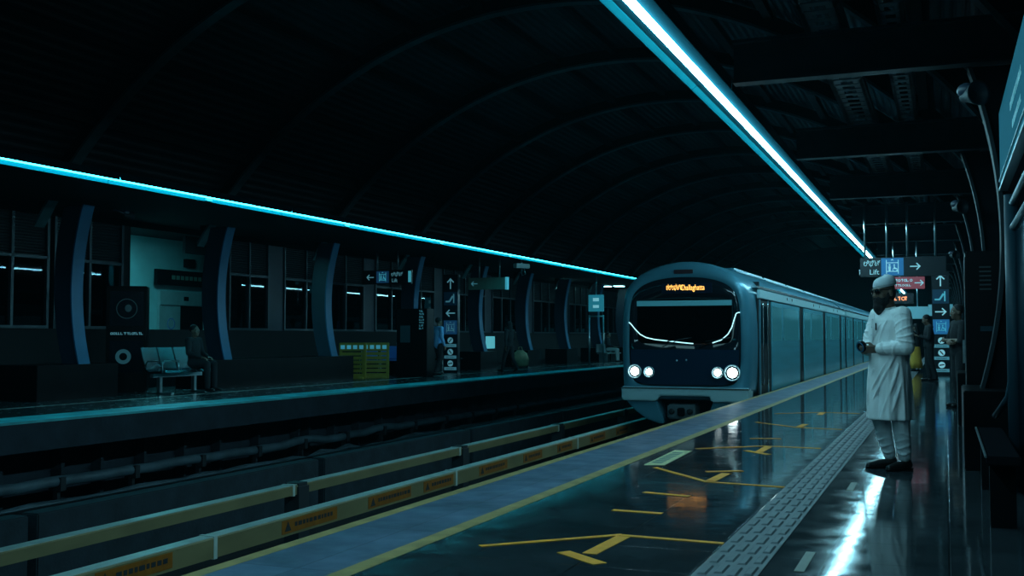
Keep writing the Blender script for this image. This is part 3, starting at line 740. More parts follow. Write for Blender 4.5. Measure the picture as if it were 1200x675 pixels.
# ------------------------------------------------------------------ hanging and standing signs
def arrow(mb, c, s, ang, y=-.004, t=.11):
    ca, sa = math.cos(ang), math.sin(ang)
    def P(u, v): return (c[0]+(u*ca-v*sa)*s, c[1]+(u*sa+v*ca)*s)
    mb.prism([P(-.5, -t/2), (P(.42, -t/2)), P(.42, t/2), P(-.5, t/2)], y, y+.003)
    for sg in (1, -1):
        mb.prism([P(.5, 0), P(.5-.36, sg*.36), P(.5-.36-t*.7, sg*(.36-t*.7)), P(.5-t*1.5, 0)], y-.0005, y+.003)
    return mb
def lift_icon(mb, c, s, y=-.004):
    x0, x1, z0, z1 = c[0]-s*.36, c[0]+s*.36, c[1]-s*.42, c[1]+s*.42; t = s*.045
    mb.box(x0, x0+t, y, y+.002, z0, z1).box(x1-t, x1, y, y+.002, z0, z1).box(x0, x1, y, y+.002, z1-s*.2, z1-s*.2+t).box(x0, x1, y, y+.002, z0+s*.12, z0+s*.12+t)
    mb.prism([(c[0]-s*.1, z1-.03*s), (c[0]+s*.1, z1-.03*s), (c[0], z1+.06*s)], y, y+.002)
    px = c[0]-s*.16; mb.lathe([(.001, y), (s*.06, y), (s*.06, y+.002), (.001, y+.002)], 12, (px, 0, c[1]+s*.11), 'y')
    mb.prism([(px-s*.08, c[1]+s*.03), (px+s*.08, c[1]+s*.03), (px+s*.05, c[1]-s*.28), (px-s*.05, c[1]-s*.28)], y, y+.002)
    px = c[0]+s*.14; mb.lathe([(.001, y), (s*.05, y), (s*.05, y+.002), (.001, y+.002)], 12, (px-s*.03, 0, c[1]+s*.10), 'y')
    mb.prism([(px-s*.06, c[1]+s*.04), (px, c[1]+s*.04), (px+s*.02, c[1]-s*.08), (px+s*.14, c[1]-s*.10), (px+s*.16, c[1]-s*.26), (px+s*.12, c[1]-s*.26), (px+s*.1, c[1]-s*.15), (px-s*.06, c[1]-s*.14)], y, y+.002)
    mb.annulus(s*.10, s*.13, y, y+.002, (px, 0, c[1]-s*.18))
    return mb
def squiggle(mb, x0, x1, z, h, seed, y=-.004):
    """small strokes of illegible writing"""
    rr = random.Random(seed); x = x0
    while x < x1-.02:
        wd = rr.uniform(.6, 1.1)*h
        k = rr.choice((0, 1, 2))
        if k == 0: mb.annulus(h*.28, h*.5, y, y+.002, (x+h*.5, 0, z+h*.45), n=10)
        elif k == 1: mb.box(x, x+h*.24, y, y+.002, z, z+h).box(x, x+wd*.8, y, y+.002, z, z+h*.24)
        else: mb.box(x, x+wd*.9, y, y+.002, z+h*.7, z+h*.95).box(x+wd*.4, x+wd*.4+h*.24, y, y+.002, z, z+h)
        x += wd*1.15
    return mb
# lift sign over the near platform (faces the camera)
s = thing('hanging_sign', 'black hanging lift sign with blue pictogram and arrow above the man', 'sign', (-1.72, 25, 2.50))
MB().box(0, 1.76, 0, .12, 0, .42).build('sign_box', 'signblack', s, .01)
MB().box(.44, .90, -.003, 0, .02, .40).build('blue_panel', 'signblue', s)
lift_icon(MB(), (.67, .21), .36, -.007).build('lift_pictogram', 'signwhite', s)
arrow(MB(), (1.14, .21), .22, 0).build('arrow', 'signwhite', s)
text('ಲಿಫ್ಟ್', .17, 'signwhite', (.07, -.003, .24), FACE_Y, s, sx=.62)
text('Lift', .16, 'signwhite', (.19, -.003, .05), FACE_Y, s)
MB().box(-.02, 0, -.02, .02, .05, .16).build('end_glint', 'chrome', s)
for x in (.10, .56, .98, 1.55): MB().tube([(x, .06, .42), (x, .06, 1.62)], .024, 8).build('hanger_rod', 'steel', s)
# red sign behind
s = thing('hanging_sign', 'dark red hanging sign with a white arrow, lower and behind the lift sign', 'sign', (-1.50, 31.6, 2.50))
MB().box(0, 1.0, 0, .12, 0, .33).build('sign_box', 'signred', s, .01)
arrow(MB(), (.86, .16), .24, 0).build('arrow', 'signwhite', s)
squiggle(squiggle(MB(), .05, .68, .20, .075, 4), .12, .66, .07, .06, 5).build('lettering', 'signwhite', s)
for x in (.2, .8): MB().tube([(x, .06, .33), (x, .06, 1.45)], .024, 8).build('hanger_rod', 'steel', s)
# orange led board
s = thing('led_board', 'small hanging board with glowing orange characters behind the red sign', 'sign', (-1.75, 40.0, 2.35))
MB().box(0, .75, 0, .1, 0, .35).build('board', 'signblack', s, .01)
squiggle(MB(), .12, .50, .10, .14, 8).build('lettering', 'ledred', s)
MB().tube([(.3, .05, .35), (.3, .05, 1.55)], .03, 8).build('hanger_rod', 'signcyan', s)  # rod is no lamp; its brightness is put in as emission
for i, (x, y, z, ww) in enumerate([(-1.6, 52, 2.0, .9), (-.75, 56, 2.2, 1.1)]):
    s = thing('hanging_sign', ('small teal sign hanging far down the near platform beside the light line', 'wider teal sign hanging far down the near platform beside the totem')[i], 'sign', (x, y, z))
    MB().box(0, ww, 0, .1, 0, .55).build('sign_box', 'signlabel', s, .01)
    MB().tube([(ww/2, .05, .55), (ww/2, .05, 1.85)], .03, 8).build('hanger_rod', 'steel', s)

def totem(loc, lab, ang1, W_='signwhite', C_='signcyan', B_='signblue', L_='signlabel'):
    s = thing('sign_totem', lab, 'sign', loc)
    H = 3.25; W = .52
    MB().box(-W/2, W/2, 0, .2, 0, H).build('totem_body', 'signblack', s, .012)
    arrow(MB(), (0, H-.30), .36, PI/2).build('arrow', W_, s)
    ib = MB().box(-.24, .24, -.003, 0, H-1.02, H-.58).build('escalator_panel', mat('panel_dim_blue', (.03, .10, .18), .4), s)
    mb = MB(); mb.prism([(-.18, H-.92), (-.02, H-.92), (.12, H-.72), (.06, H-.70), (-.05, H-.87), (-.18, H-.87)], -.007, -.003)
    mb.box(.10, .14, -.007, -.003, H-.95, H-.64)
    mb.build('escalator_pictogram', C_, s)
    arrow(MB(), (0, H-1.28), .34, ang1).build('arrow', W_, s)
    MB().box(-.24, .24, -.003, 0, H-1.98, H-1.52).build('blue_panel', B_, s)
    lift_icon(MB(), (0, H-1.75), .40, -.007).build('lift_pictogram', C_, s)
    for k, z in enumerate((H-2.18, H-2.56, H-2.94)):
        MB().lathe([(.10, -.004), (.10, 0), (.001, 0), (.001, -.004)], 20, (0, 0, z), 'y').build('notice_disc', W_, s)
        MB().cbox((0, -.006, z), (.035, .003, .15), (0, (.7, -.7, 1.4)[k], 0)).build('disc_slash', 'darktext', s)
        lb = MB().box(-.22, .22, -.003, 0, z-.22, z-.12).build('notice_label', L_, s)
        mk = MB(); squiggle(mk, -.16, .16, z-.19, .03, 20+k, -.0045); mk.build('lettering', 'darktext', lb)
    return s
totem((-.12, 36.5, 0), 'tall black sign totem with arrows beside the dark-clothed passenger', 0)
totem((-15.2, 32.6, 0), 'tall black sign totem with arrows on the platform across the tracks', PI, 'signdim', 'signdimlabel', 'signdimblue', 'signdimlabel')

# far platform lift sign
s = thing('hanging_sign', 'black hanging lift sign with blue pictogram across the tracks', 'sign', (-17.05, 30.0, 2.83))
MB().box(0, 1.72, 0, .12, 0, .44).build('sign_box', 'signblack', s, .01)
arrow(MB(), (.28, .22), .26, PI).build('arrow', 'signdim', s)
MB().box(.50, .94, -.003, 0, .04, .41).build('blue_panel', 'signdimblue', s)
lift_icon(MB(), (.72, .225), .34, -.007).build('lift_pictogram', 'signcyan', s)
text('ಲಿಫ್ಟ್', .17, 'signdim', (1.02, -.003, .25), FACE_Y, s, sx=.72)
text('Lift', .16, 'signdim', (1.04, -.003, .06), FACE_Y, s)
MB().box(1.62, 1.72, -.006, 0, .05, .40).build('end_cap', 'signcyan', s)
for x in (.50, 1.22): MB().tube([(x, .06, .44), (x, .06, 1.03)], .03, 8).build('hanger_rod', 'steel', s)
# grey-green sign by the totem
s = thing('hanging_sign', 'grey-green hanging sign with an arrow beside the totem across the tracks', 'sign', (-15.0, 33.6, 2.78))
MB().box(0, 1.35, 0, .12, 0, .40).build('sign_box', 'signgrey', s, .01)
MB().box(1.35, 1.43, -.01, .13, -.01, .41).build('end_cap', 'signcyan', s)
arrow(MB(), (.22, .2), .24, PI).build('arrow', 'signlabel', s)
for x in (.38, 1.12): MB().tube([(x, .06, .40), (x, .06, 1.08)], .03, 8).build('hanger_rod', 'steel', s)

# CCTV camera hanging beside the far light line
s = thing('security_camera', 'pale security camera on a rod below the far light line', 'camera', (-13.6, 35.0, 3.86))
MB().tube([(0, 0, 0), (0, 0, -.40)], .03, 8).build('mounting_rod', 'steel', s)
MB().cbox((.0, -.02, -.22), (.20, .62, .16), (.0, 0, -.5)).build('camera_body', 'trainwhite', s, .02)
MB().tube([(.05, .1, -.3), (.1, .1, -.5), (.0, .05, -.55), (-.03, 0, -.40)], .02, 8).build('cable_loop', 'steel', s)

# platform information frame on two posts
s = thing('information_stand', 'pale information board on a two-post steel frame across the tracks', 'sign', (-13.9, 43.6, 0))
for x in (0, .62): MB().tube([(x, 0, 0), (x, 0, 2.1)], .035, 8).build('post', 'steel', s)
MB().tube([(0, 0, 2.05), (.62, 0, 2.05)], .03, 8).build('crossbar', 'steel', s)
bd = MB().box(-.02, .64, -.04, .04, 2.25, 2.95).build('board', emit('board_teal_emissive', (.02, .22, .30), .55, (.03, .2, .26)), s, .01)
MB().box(.18, .44, -.045, -.04, 2.68, 2.82).box(.18, .44, -.045, -.04, 2.40, 2.52).build('notice', 'signwhite', bd)
MB().tube([(.31, 0, 2.95), (.31, 0, 3.86)], .03, 8).build('hanger_rod', 'steel', s)

# name board and glass stair rail on the near platform
s = thing('name_board', 'teal station name board mounted high beside the platform, lines of white writing', 'sign', (.46, 5.4, 0))
MB().prism([(0, 2.40), (4.35, 2.40), (4.35, 3.02), (0, 2.98)], -.02, .03, 'x').build('board', 'signteal', s)
MB().box(-.03, .035, 0, 4.35, 2.455, 2.465).box(-.03, .035, 0, 4.35, 2.38, 2.40).build('board_frame', 'housingedge', s)
for (y0, y1, z, h, sd) in ((1.5, 2.7, 2.72, .06, 31), (1.6, 2.5, 2.57, .05, 32)):
    mk = squiggle(MB(), -y1, -y0, z, h, sd)
    me = mk.mesh('lettering', 'boardtext'); me.transform(Matrix.Rotation(-PI/2, 4, 'Z'))
    o = link('lettering', me, s); o.location = (-.021, 0, 0)
r = thing('stair_railing', 'blue-grey steel stair railing with post under the name board', 'railing', (.49, 5.2, 0))
MB().tube([(0, 3.95, 0), (0, 3.95, 2.275)], .055, 14).build('post', 'postshade', r)
MB().tube([(0, -.2, 2.21), (0, 4.35, 2.21)], .022, 8).build('rail', 'steel', r)
MB().tube([(.0, -.2, 2.02), (0, 3.95, 2.02)], .022, 8).build('rail', 'steel', r)
MB().box(.015, .03, -.2, 3.9, .1, 2.0).build('glass_panel', 'pane', r)
MB().tube([(0, 3.92, 1.0), (-.05, 3.96, .72), (-.13, 4.3, .55)], .026, 8).build('brace', 'postshade', r)
b = thing('steel_bench', 'low dark bench end with a pale metal edge under the stair railing', 'bench', (.22, 7.2, 0))
MB().box(0, .19, 0, 2.3, .40, .46).build('seat', 'blackmatte', b, .01)
MB().box(-.012, 0, 0, 2.3, .45, .462).build('edge_strip', 'steel', b)
for y in (.2, 2.0): MB().box(.02, .17, y, y+.08, 0, .40).build('leg', 'black', b)
c = thing('control_cabinet', 'tall black cabinet standing behind the first curved column on the near platform', 'cabinet', (.20, 12.02, 0))
MB().box(0, .40, 0, .8, 0, 2.06).build('body', 'black', c, .012)
MB().box(-.006, 0, .03, .77, .1, 2.0).build('door', 'black', c)
MB().box(-.03, -.006, .68, .71, .9, 1.15).build('handle', 'steel', c)
mk = MB()
for i in range(6): mk.box(.13, .24, -.003, 0, 1.66+.045*i, 1.675+.045*i)
mk.build('vent', mat('vent_grey', (.03, .04, .045), .5), c)
MB().box(.13, .25, -.003, 0, 1.24, 1.29).build('badge', 'postshade', c)

def horn(loc, lab, rz):
    h = thing('loudspeaker', lab, 'speaker', loc, rz, 'loudspeakers on the columns'); h.scale = (.8, .8, .8)
    MB().lathe([(.02, .16), (.05, .12), (.06, .05), (.085, -.02), (.12, -.10), (.125, -.12), (.10, -.10), (.05, -.02)], 20, (0, 0, 0), 'y').build('horn', 'shadesteel', h)
    MB().ball((0, .08, .07), (.08, .1, .07)).build('driver_unit', 'columnweb', h)
    MB().tube([(0, .16, .03), (.12, .24, .10), (.25, .26, .12)], .018, 8).build('mounting_bracket', 'columnweb', h)
horn((.22, 9.2, 3.08), 'grey horn loudspeaker hanging high beside the name board', .6)
horn((.20, 16.0, 2.95), 'grey horn loudspeaker on the second column of the near platform', .6)
horn((.20, 26.1, 3.0), 'small distant horn loudspeaker above the totem of the near platform', .6)
horn((-15.2, 17.3, 3.62), 'pale horn loudspeaker at the top of the first curved column across the tracks', PI)

# ------------------------------------------------------------------ far platform furniture
k = thing('advert_kiosk', 'tall black display kiosk with two round pictures across the tracks', 'kiosk', (-16.35, 18.62, 0), .62)
MB().box(-.42, .42, 0, .5, 0, 2.28).build('cabinet', 'black', k, .02)
MB().box(-.34, .34, -.01, 0, 1.42, 2.16).build('screen', 'mask', k)
MB().box(-.34, .34, -.01, 0, .42, 1.10).build('screen', 'mask', k)
dk = emit('kiosk_picture', (.03, .12, .16), .12)
MB().annulus(.20, .215, -.012, -.01, (0, 0, 1.79), n=32).ball((.03, -.012, 1.80), (.07, .004, .08)).build('round_picture', dk, k)
db = emit('kiosk_picture_bright', (.04, .20, .27), .22)
MB().annulus(.08, .16, -.012, -.01, (-.06, 0, .76), n=32).build('round_picture', db, k)
squiggle(MB(), -.33, .33, 1.23, .055, 58, -.012).build('lettering', 'signdim', k)

# steel bench of three seats facing the tracks
b = thing('waiting_bench', 'polished steel three-seat bench across the tracks beside the display kiosk', 'bench', (-15.1, 17.98, 0))
for i in range(3):
    y0 = i*.50
    prof = [(-.34, .94), (-.31, .97), (-.16, .52), (-.08, .47), (.32, .49), (.36, .44), (.32, .45), (-.10, .43), (-.20, .48)]
    MB().prism(prof, y0, y0+.46).build('seat', 'chrome', b, .008)
MB().box(-.02, .06, -.05, 1.52, .35, .42).build('seat_beam', 'steel', b)
for y in (.15, 1.25):
    MB().box(-.02, .06, y, y+.08, 0, .36).box(-.25, .35, y, y+.08, 0, .04).build('leg', 'steel', b)
for y in (-.03, .48, 1.50): MB().tube([(-.18, y, .56), (-.1, y, .68), (.26, y, .68), (.28, y, .45)], .016, 8).build('armrest', 'steel', b)

# yellow barriers
def barrier(loc, lab, rz):
    t = thing('yellow_barrier', lab, 'barrier', loc, rz, 'yellow barriers behind the black plinth')
    W = .78
    MB().box(0, W, 0, .10, .78, 1.02).build('top_panel', 'yellowplastic', t, .012)
    for i in range(4): MB().box(.05+.18*i, .17+.18*i, -.006, 0, .84, .95).build('reflector', 'cyansheet', t)
    MB().box(0, W, .01, .09, .0, .14).box(0, .08, .01, .09, .14, .78).box(W-.08, W, .01, .09, .14, .78).build('frame', 'yellowplastic', t, .01)
    s_ = MB()
    for i in range(5): s_.box(.08, W-.08, .03, .07, .18+.12*i, .27+.12*i)
    s_.build('slatted_panel', 'yellowplastic', t)
    for xa in (.05, W-.2): MB().box(xa, xa+.15, -.15, .25, 0, .05).build('foot', 'yellowplastic', t, .01)
barrier((-16.0, 26.85, 0), 'yellow plastic barrier with four pale reflectors beside the black plinth', .25)
barrier((-15.60, 27.45, 0), 'yellow plastic barrier in shadow next to the wheelchairs', .35)

def wheelchair(loc, lab, rz):
    t = thing('wheelchair', lab, 'wheelchair', loc, rz, 'folded wheelchairs across the tracks')
    for sx in (-.28, .28):
        wh = MB().tube([(sx, .1+.29*math.cos(a), .30+.29*math.sin(a)) for a in [2*PI*i/24 for i in range(24)]], .018, 8, True).build('wheel', 'rubber', t)
        sp = MB()
        for a in range(6): sp.tube([(sx, .1, .3), (sx, .1+.28*math.cos(a*PI/3), .3+.28*math.sin(a*PI/3))], .005, 5)
        sp.build('spokes', 'steel', wh)
        MB().tube([(sx*.86, -.34+.09*math.cos(a), .10+.09*math.sin(a)) for a in [2*PI*i/14 for i in range(14)]], .014, 6, True).build('castor', 'rubber', t)
        MB().tube([(sx*.86, .25, 1.0), (sx*.86, .15, .95), (sx*.86, .12, .48), (sx*.86, -.3, .46), (sx*.86, -.36, .19)], .013, 8).tube([(sx*.86, .12, .70), (sx*.86, -.22, .70), (sx*.86, -.25, .46)], .012, 8).build('frame', 'steel', t)
        MB().box(sx-.07 if sx > 0 else sx+.01, sx-.01 if sx > 0 else sx+.07, -.52, -.38, .12, .14).build('footrest', 'black', t)
    MB().box(-.23, .23, -.28, .12, .45, .49).build('seat', 'blueseat', t, .01)
    MB().box(-.23, .23, .10, .14, .50, .90).build('backrest', 'blueseat', t, .01)
wheelchair((-16.05, 28.75, 0), 'wheelchair with blue seat standing next to the yellow barriers', .7)
wheelchair((-15.95, 29.75, 0), 'wheelchair with blue seat standing next to the dark ticket cabinet', .5)

k = thing('ticket_cabinet', 'tall dark cabinet with a column of lettering beside the wheelchairs', 'cabinet', (-14.62, 28.75, 0))
MB().box(-.55, .45, 0, .5, 0, 2.02).build('body', 'black', k, .015)
MB().box(-.42, -.10, -.008, 0, 1.02, 1.52).build('notice', mat('dim_notice', (.05, .09, .11), .4), k)
mk = MB()
for i in range(7): squiggle(mk, .20, .36, 1.92-.085*i, .05, 60+i)
mk.build('lettering', 'signlabel', k)

for i, (y, z, w_, h_, lb) in enumerate([(40.6, .66, .62, .50, 'bright pale poster on the wall below the windows behind the woman with the bag'), (39.2, .80, .32, .26, 'small pale notice on the wall next to the bright poster')]):
    p_ = thing('wall_poster', lb, 'poster', (XW+.02, y, z+.05))
    MB().box(0, .02, 0, w_*1.6, 0, h_).build('sheet', 'poster' if i == 0 else 'signlabel', p_)
    MB().box(0, .03, -.04, 0, -.03, h_+.03).box(0, .03, w_*1.6, w_*1.6+.04, -.03, h_+.03).build('border', 'frame', p_)
# small bench with glinting rail beyond the totem
b = thing('waiting_bench', 'low dark bench with a glinting rail under the grey-green sign', 'bench', (-16.2, 34.4, 0))
MB().box(-.25, .25, -.9, .9, .40, .45).build('seat', 'black', b, .01)
MB().box(.25, .27, -.9, .9, .41, .45).build('seat_edge', 'chrome', b)
MB().box(-.29, -.24, -.9, .9, .45, .85).build('backrest', 'black', b, .01)
for y in (-.7, .7): MB().box(-.2, .2, y-.03, y+.03, 0, .40).build('leg', 'steel', b)

# lamps inside the concourse and at the far end
def lampbox(loc, lab, sz=.18):
    l = thing('wall_lamp', lab, 'lamp', loc)
    MB().box(-.1, 0, -sz, sz, -.07, .09).build('lamp_housing', 'housingedge', l)
    MB().box(0, .02, -sz*.85, sz*.85, -.06, .06).build('lamp_lens', 'lamp', l)
lampbox((-20.0, 28.3, 2.75), 'bright lamp glowing behind the window between the second and third columns', .16)
lampbox((-17.2, 49.2, 3.55), 'bright lamp near the ceiling beyond the information board', .35)
for i, x in enumerate((-16.3, -15.6)):
    l = thing('ceiling_light', ('ceiling lamp above the seated passenger, nearer the wall', 'ceiling lamp above the seated passenger, nearer the tracks')[i], 'lamp', (x, 54.0, 3.86))
    MB().box(-.25, .25, -.3, .3, -.05, 0).build('lamp_housing', 'housingedge', l)
    MB().box(-.22, .22, -.28, .28, -.08, -.05).build('diffuser', 'lamp', l)

# ------------------------------------------------------------------ people
def hand(mb, wrist, d, nrm, curl=.5, s=1.0, side=1):
    """palm + four fingers + thumb. d: pointing direction, nrm: palm normal (fingers curl towards it)"""
    d = Vector(d).normalized(); nrm = Vector(nrm); nrm = (nrm-d*nrm.dot(d)).normalized(); sd = d.cross(nrm)*side
    w_ = Vector(wrist); pc = w_+d*.05*s
    for k in range(4):
        o = (k-1.5)*.019*s
        base = w_+d*.012*s+sd*o*.8; kn = w_+d*(.092-.004*abs(k-1))*s+sd*o
        mb.capsule(base, kn, .016*s, .0115*s, 8)
        L = (.038, .043, .040, .031)[k]*s; p = kn; a = 0
        for j in range(3):
            a += curl*(.75 if j == 0 else .9)
            q = p+(d*math.cos(a)+nrm*math.sin(a))*L*(1-.18*j)
            mb.capsule(p, q, (.0100-.0010*j)*s, (.0092-.0010*j)*s, 8); p = q
    t0 = w_+d*.03*s-sd*.026*s; t1 = t0-sd*.028*s+d*.028*s+nrm*.014*s; t2 = t1+d*.028*s+nrm*.016*s+sd*.006*s
    mb.capsule(t0, t1, .0135*s, .0115*s, 8); mb.capsule(t1, t2, .0110*s, .0088*s, 8)

def head(mb, c, R, s=1.0):
    """c: centre of the skull, R: orientation, face on local -y"""
    P = lambda x, y, z: Vector(c)+R @ (Vector((x, y, z))*s)
    mb.ball(P(0, .008, .025), (.076*s, .095*s, .098*s), 20, 14, R)
    mb.ball(P(0, -.026, -.045), (.058*s, .066*s, .078*s), 18, 12, R)
    mb.ball(P(0, -.062, -.098), (.030*s, .026*s, .024*s), 12, 8, R)
    mb.capsule(P(0, -.088, .016), P(0, -.108, -.028), .010*s, .015*s, 8)
    for sx in (-1, 1):
        mb.capsule(P(sx*.012, -.098, -.034), P(sx*.014, -.094, -.036), .010*s, .009*s, 8)
        mb.capsule(P(sx*.016, -.090, .032), P(sx*.056, -.072, .030), .009*s, .008*s, 8)
        mb.ball(P(sx*.079, .012, -.012), (.012*s, .022*s, .034*s), 10, 8, R)
        mb.ball(P(sx*.042, -.060, -.03), (.024*s, .026*s, .026*s), 10, 8, R)
    mb.capsule(P(-.020, -.086, -.064), P(.020, -.086, -.064), .007*s, .007*s, 8)
    mb.capsule(P(-.018, -.084, -.077), P(.018, -.084, -.077), .008*s, .008*s, 8)

def person(name_label, loc, rz, pose=None, top='clothdark', legs='clothdark', shoes='shoe', hairm='hair', voxel=.013, h=1.72, skirt=None, long_hair=False, scarf=None, seated=False, head_tilt=0.0, head_turn=0.0, sleeves='long', group=None, curl=.6):
    t = thing('person', name_label, 'person', loc, rz, group)
    s = h/1.72
    J = dict(pel=(0, 0, .93), chest=(0, 0, 1.24), neck=(0, .01, 1.44), head=(0, -.02, 1.60),
             shL=(.18, .01, 1.40), shR=(-.18, .01, 1.40), elL=(.24, .03, 1.12), elR=(-.24, .03, 1.12), wrL=(.25, -.06, .88), wrR=(-.25, -.06, .88),
             hiL=(.09, 0, .90), hiR=(-.09, 0, .90), knL=(.10, -.02, .49), knR=(-.10, -.02, .49), anL=(.10, .03, .085), anR=(-.10, .03, .085),
             toL=(.12, -.15, .03), toR=(-.12, -.15, .03), hdL=(0, -.2, -1), hdR=(0, -.2, -1), hnL=(-1, 0, 0), hnR=(1, 0, 0))
    J.update(pose or {})
    V = {k: Vector(v)*(s if not k.startswith(('hd', 'hn')) else 1) for k, v in J.items()}
    b = MB()
    b.ball(V['chest'], (.155*s, .105*s, .20*s)); b.ball(V['pel'], (.150*s, .11*s, .13*s)); b.capsule(V['pel'], V['chest'], .115*s, .115*s)
    b.capsule(V['chest']+Vector((0, 0, .12*s)), V['neck'], .09*s, .058*s); b.capsule(V['neck'], V['head']+Vector((0, 0.01, -.06*s)), .056*s, .052*s)
    Rh = Euler((head_tilt, 0, head_turn)).to_matrix()
    head(b, V['head'], Rh, s)
    for q in 'LR':
        b.capsule(V['chest']+Vector((0, 0, .13*s)), V['sh'+q], .08*s, .058*s)
        b.capsule(V['sh'+q], V['el'+q], .052*s, .040*s); b.capsule(V['el'+q], V['wr'+q], .038*s, .026*s)
        hand(b, V['wr'+q], V['hd'+q], V['hn'+q], curl, s, 1 if q == 'L' else -1)
        b.capsule(V['hi'+q], V['kn'+q], .082*s, .054*s); b.capsule(V['kn'+q], V['an'+q], .052*s, .036*s)
        b.capsule(V['an'+q]-Vector((0, 0, .04*s)), V['to'+q], .036*s, .026*s)
    body = link('body', remeshed(b, 'body', 'skin', voxel, 3), t)
    c = MB()
    c.ball(V['chest'], (.180*s, .125*s, .215*s)); c.ball(V['pel'], (.175*s, .135*s, .15*s)); c.capsule(V['pel'], V['chest'], .135*s, .135*s)
    c.capsule(V['chest']+Vector((0, 0, .11*s)), V['neck']-Vector((0, 0, .01*s)), .10*s, .066*s)
    for q in 'LR':
        c.capsule(V['chest']+Vector((0, 0, .13*s)), V['sh'+q], .095*s, .072*s)
        c.capsule(V['sh'+q], V['el'+q], .069*s, .058*s)
        if sleeves == 'long': c.capsule(V['el'+q], V['wr'+q]+(V['el'+q]-V['wr'+q])*.06, .056*s, .042*s)
    link('shirt', remeshed(c, 'shirt', top, voxel, 4), t)
    c = MB()
    if skirt:
        n = 24
        for_r = []
        for z, r in ((.98, .15), (.85, .19), (.6, .21), (.35, .25), (.12, .28)):
            for_r.append([(r*s*(1+.06*math.sin(5*a))*math.cos(a), r*.75*s*math.sin(a), z*s) for a in [2*PI*j/n for j in range(n)]])
        c.loft(for_r); link('skirt', c.mesh('skirt', skirt), t)
    else:
        c.ball(V['pel'], (.172*s, .13*s, .12*s))
        for q in 'LR':
            c.capsule(V['hi'+q], V['kn'+q], .098*s, .074*s); c.capsule(V['kn'+q], V['an'+q]+Vector((0, 0, .02*s)), .072*s, .058*s)
        link('trousers', remeshed(c, 'trousers', legs, voxel, 4), t)
    for q in 'LR':
        c = MB(); a = V['an'+q]-Vector((0, 0, .045*s)); e = V['to'+q]
        c.capsule(a+(a-e).normalized()*.03*s, e, .040*s, .036*s); c.capsule(a, a+Vector((0, 0, .02*s)), .042*s, .04*s)
        me = remeshed(c, 'shoe', shoes, .01, 3)
        for v in me.vertices:
            if not seated: v.co.z = max(v.co.z, .002)
        link('shoe', me, t)
    hm = MB(); hc = V['head']
    if scarf:
        hm.ball(hc+Rh @ Vector((0, .022*s, .03*s)), (.098*s, .108*s, .112*s), 20, 14, Rh)
        hm.capsule(hc+Vector((0, .04*s, -.05*s)), V['neck']+Vector((0, .0, -.03*s)), .095*s, .105*s)
        link('headscarf', remeshed(hm, 'headscarf', scarf, .01, 3), t)
    else:
        hm.ball(hc+Rh @ Vector((0, .030*s, .050*s)), (.088*s, .098*s, .092*s), 20, 14, Rh)
        if long_hair: hm.capsule(hc+Vector((0, .06*s, 0)), V['neck']+Vector((0, .07*s, -.06*s)), .07*s, .05*s)
        link('hair', remeshed(hm, 'hair', hairm, .009, 2), t)
    for sx in (-1, 1):
        e = MB().ball(hc+Rh @ Vector((sx*.034*s, -.079*s, .012*s)), .011*s, 10, 8); e.build('eye', 'eye', t)
    return t

# dark clothed passenger looking down at a phone, facing the tracks
ph = dict(elL=(.20, -.04, 1.10), wrL=(.08, -.24, 1.16), elR=(-.20, -.04, 1.10), wrR=(-.07, -.25, 1.15), hdL=(-.3, -1, .2), hdR=(.3, -1, .2), hnL=(0, 0, 1), hnR=(0, 0, 1), head=(0, -.06, 1.585), anL=(.10, .14, .085), toL=(.12, -.03, .03), knL=(.10, .03, .49))
person('person in black clothes with head bowed, standing beside the sign totem', (-.42, 31.4, 0), -1.35, ph, 'clothdark', 'clothdark', h=1.78, head_tilt=.35)
tag(MB().box(-.74, -.66, 31.36, 31.44, 1.24, 1.255).build('phone', 'black', None, .002), 'dark phone held by the person in black with head bowed', 'phone')
person('person in blue jeans standing behind the white-clad man, far down the platform', (-1.25, 42.0, 0), .5, None, 'clothnavy', 'clothjeans', h=1.70)
person('person in a mustard skirt standing beyond the person in black', (-.95, 39.8, 0), -2.2, None, 'clothdark', 'clothdark', skirt='clothyellow', h=1.62, long_hair=True)
person('person in a dark shirt with arms folded, half hidden by the tall black cabinet', (.20, 19.8, 0), -1.2, dict(elL=(.24, -.06, 1.12), wrL=(-.04, -.22, 1.13), elR=(-.24, -.06, 1.12), wrR=(.06, -.20, 1.08), hdL=(-1, 0, 0), hdR=(1, 0, 0), hnL=(0, 1, 0), hnR=(0, 1, 0)), 'clothdark', 'clothdark', sleeves='short', h=1.72)
person('person in a bright blue shirt walking away beside the totem across the tracks', (-14.75, 30.75, 0), 2.6, dict(knL=(.1, -.10, .49), anL=(.1, -.02, .09), toL=(.11, -.2, .05), anR=(-.1, .16, .1), toR=(-.11, 0, .03)), 'clothblue', 'clothdark', h=1.78)
hb = thing('carry_bag', 'small pale bag carried by the person in the blue shirt', 'bag', (-14.98, 30.45, .48))
MB().box(-.12, .12, -.06, .06, 0, .26).build('bag_body', 'signlabel', hb, .03)  # bag brightness put in as a faint glow
MB().tube([(-.08, 0, .26), (-.05, 0, .36), (.05, 0, .36), (.08, 0, .26)], .010, 6).build('handle', 'bracket', hb)
person('person in black with covered head, walking with a large bag across the tracks', (-13.7, 34.1, 0), -1.9, dict(knL=(.1, -.14, .50), anL=(.1, -.22, .09), toL=(.11, -.40, .05), knR=(-.1, .05, .48), anR=(-.1, .26, .14), toR=(-.11, .1, .03), elR=(-.34, -.1, 1.16), wrR=(-.42, -.28, .98), elL=(.26, .06, 1.12), wrL=(.30, .10, .87)), 'clothdark', 'clothdark', scarf='clothdark', h=1.70)
hb = thing('carry_bag', 'large olive bag carried by the person in black across the tracks', 'bag', (-13.42, 34.40, .18))
bm_ = MB()
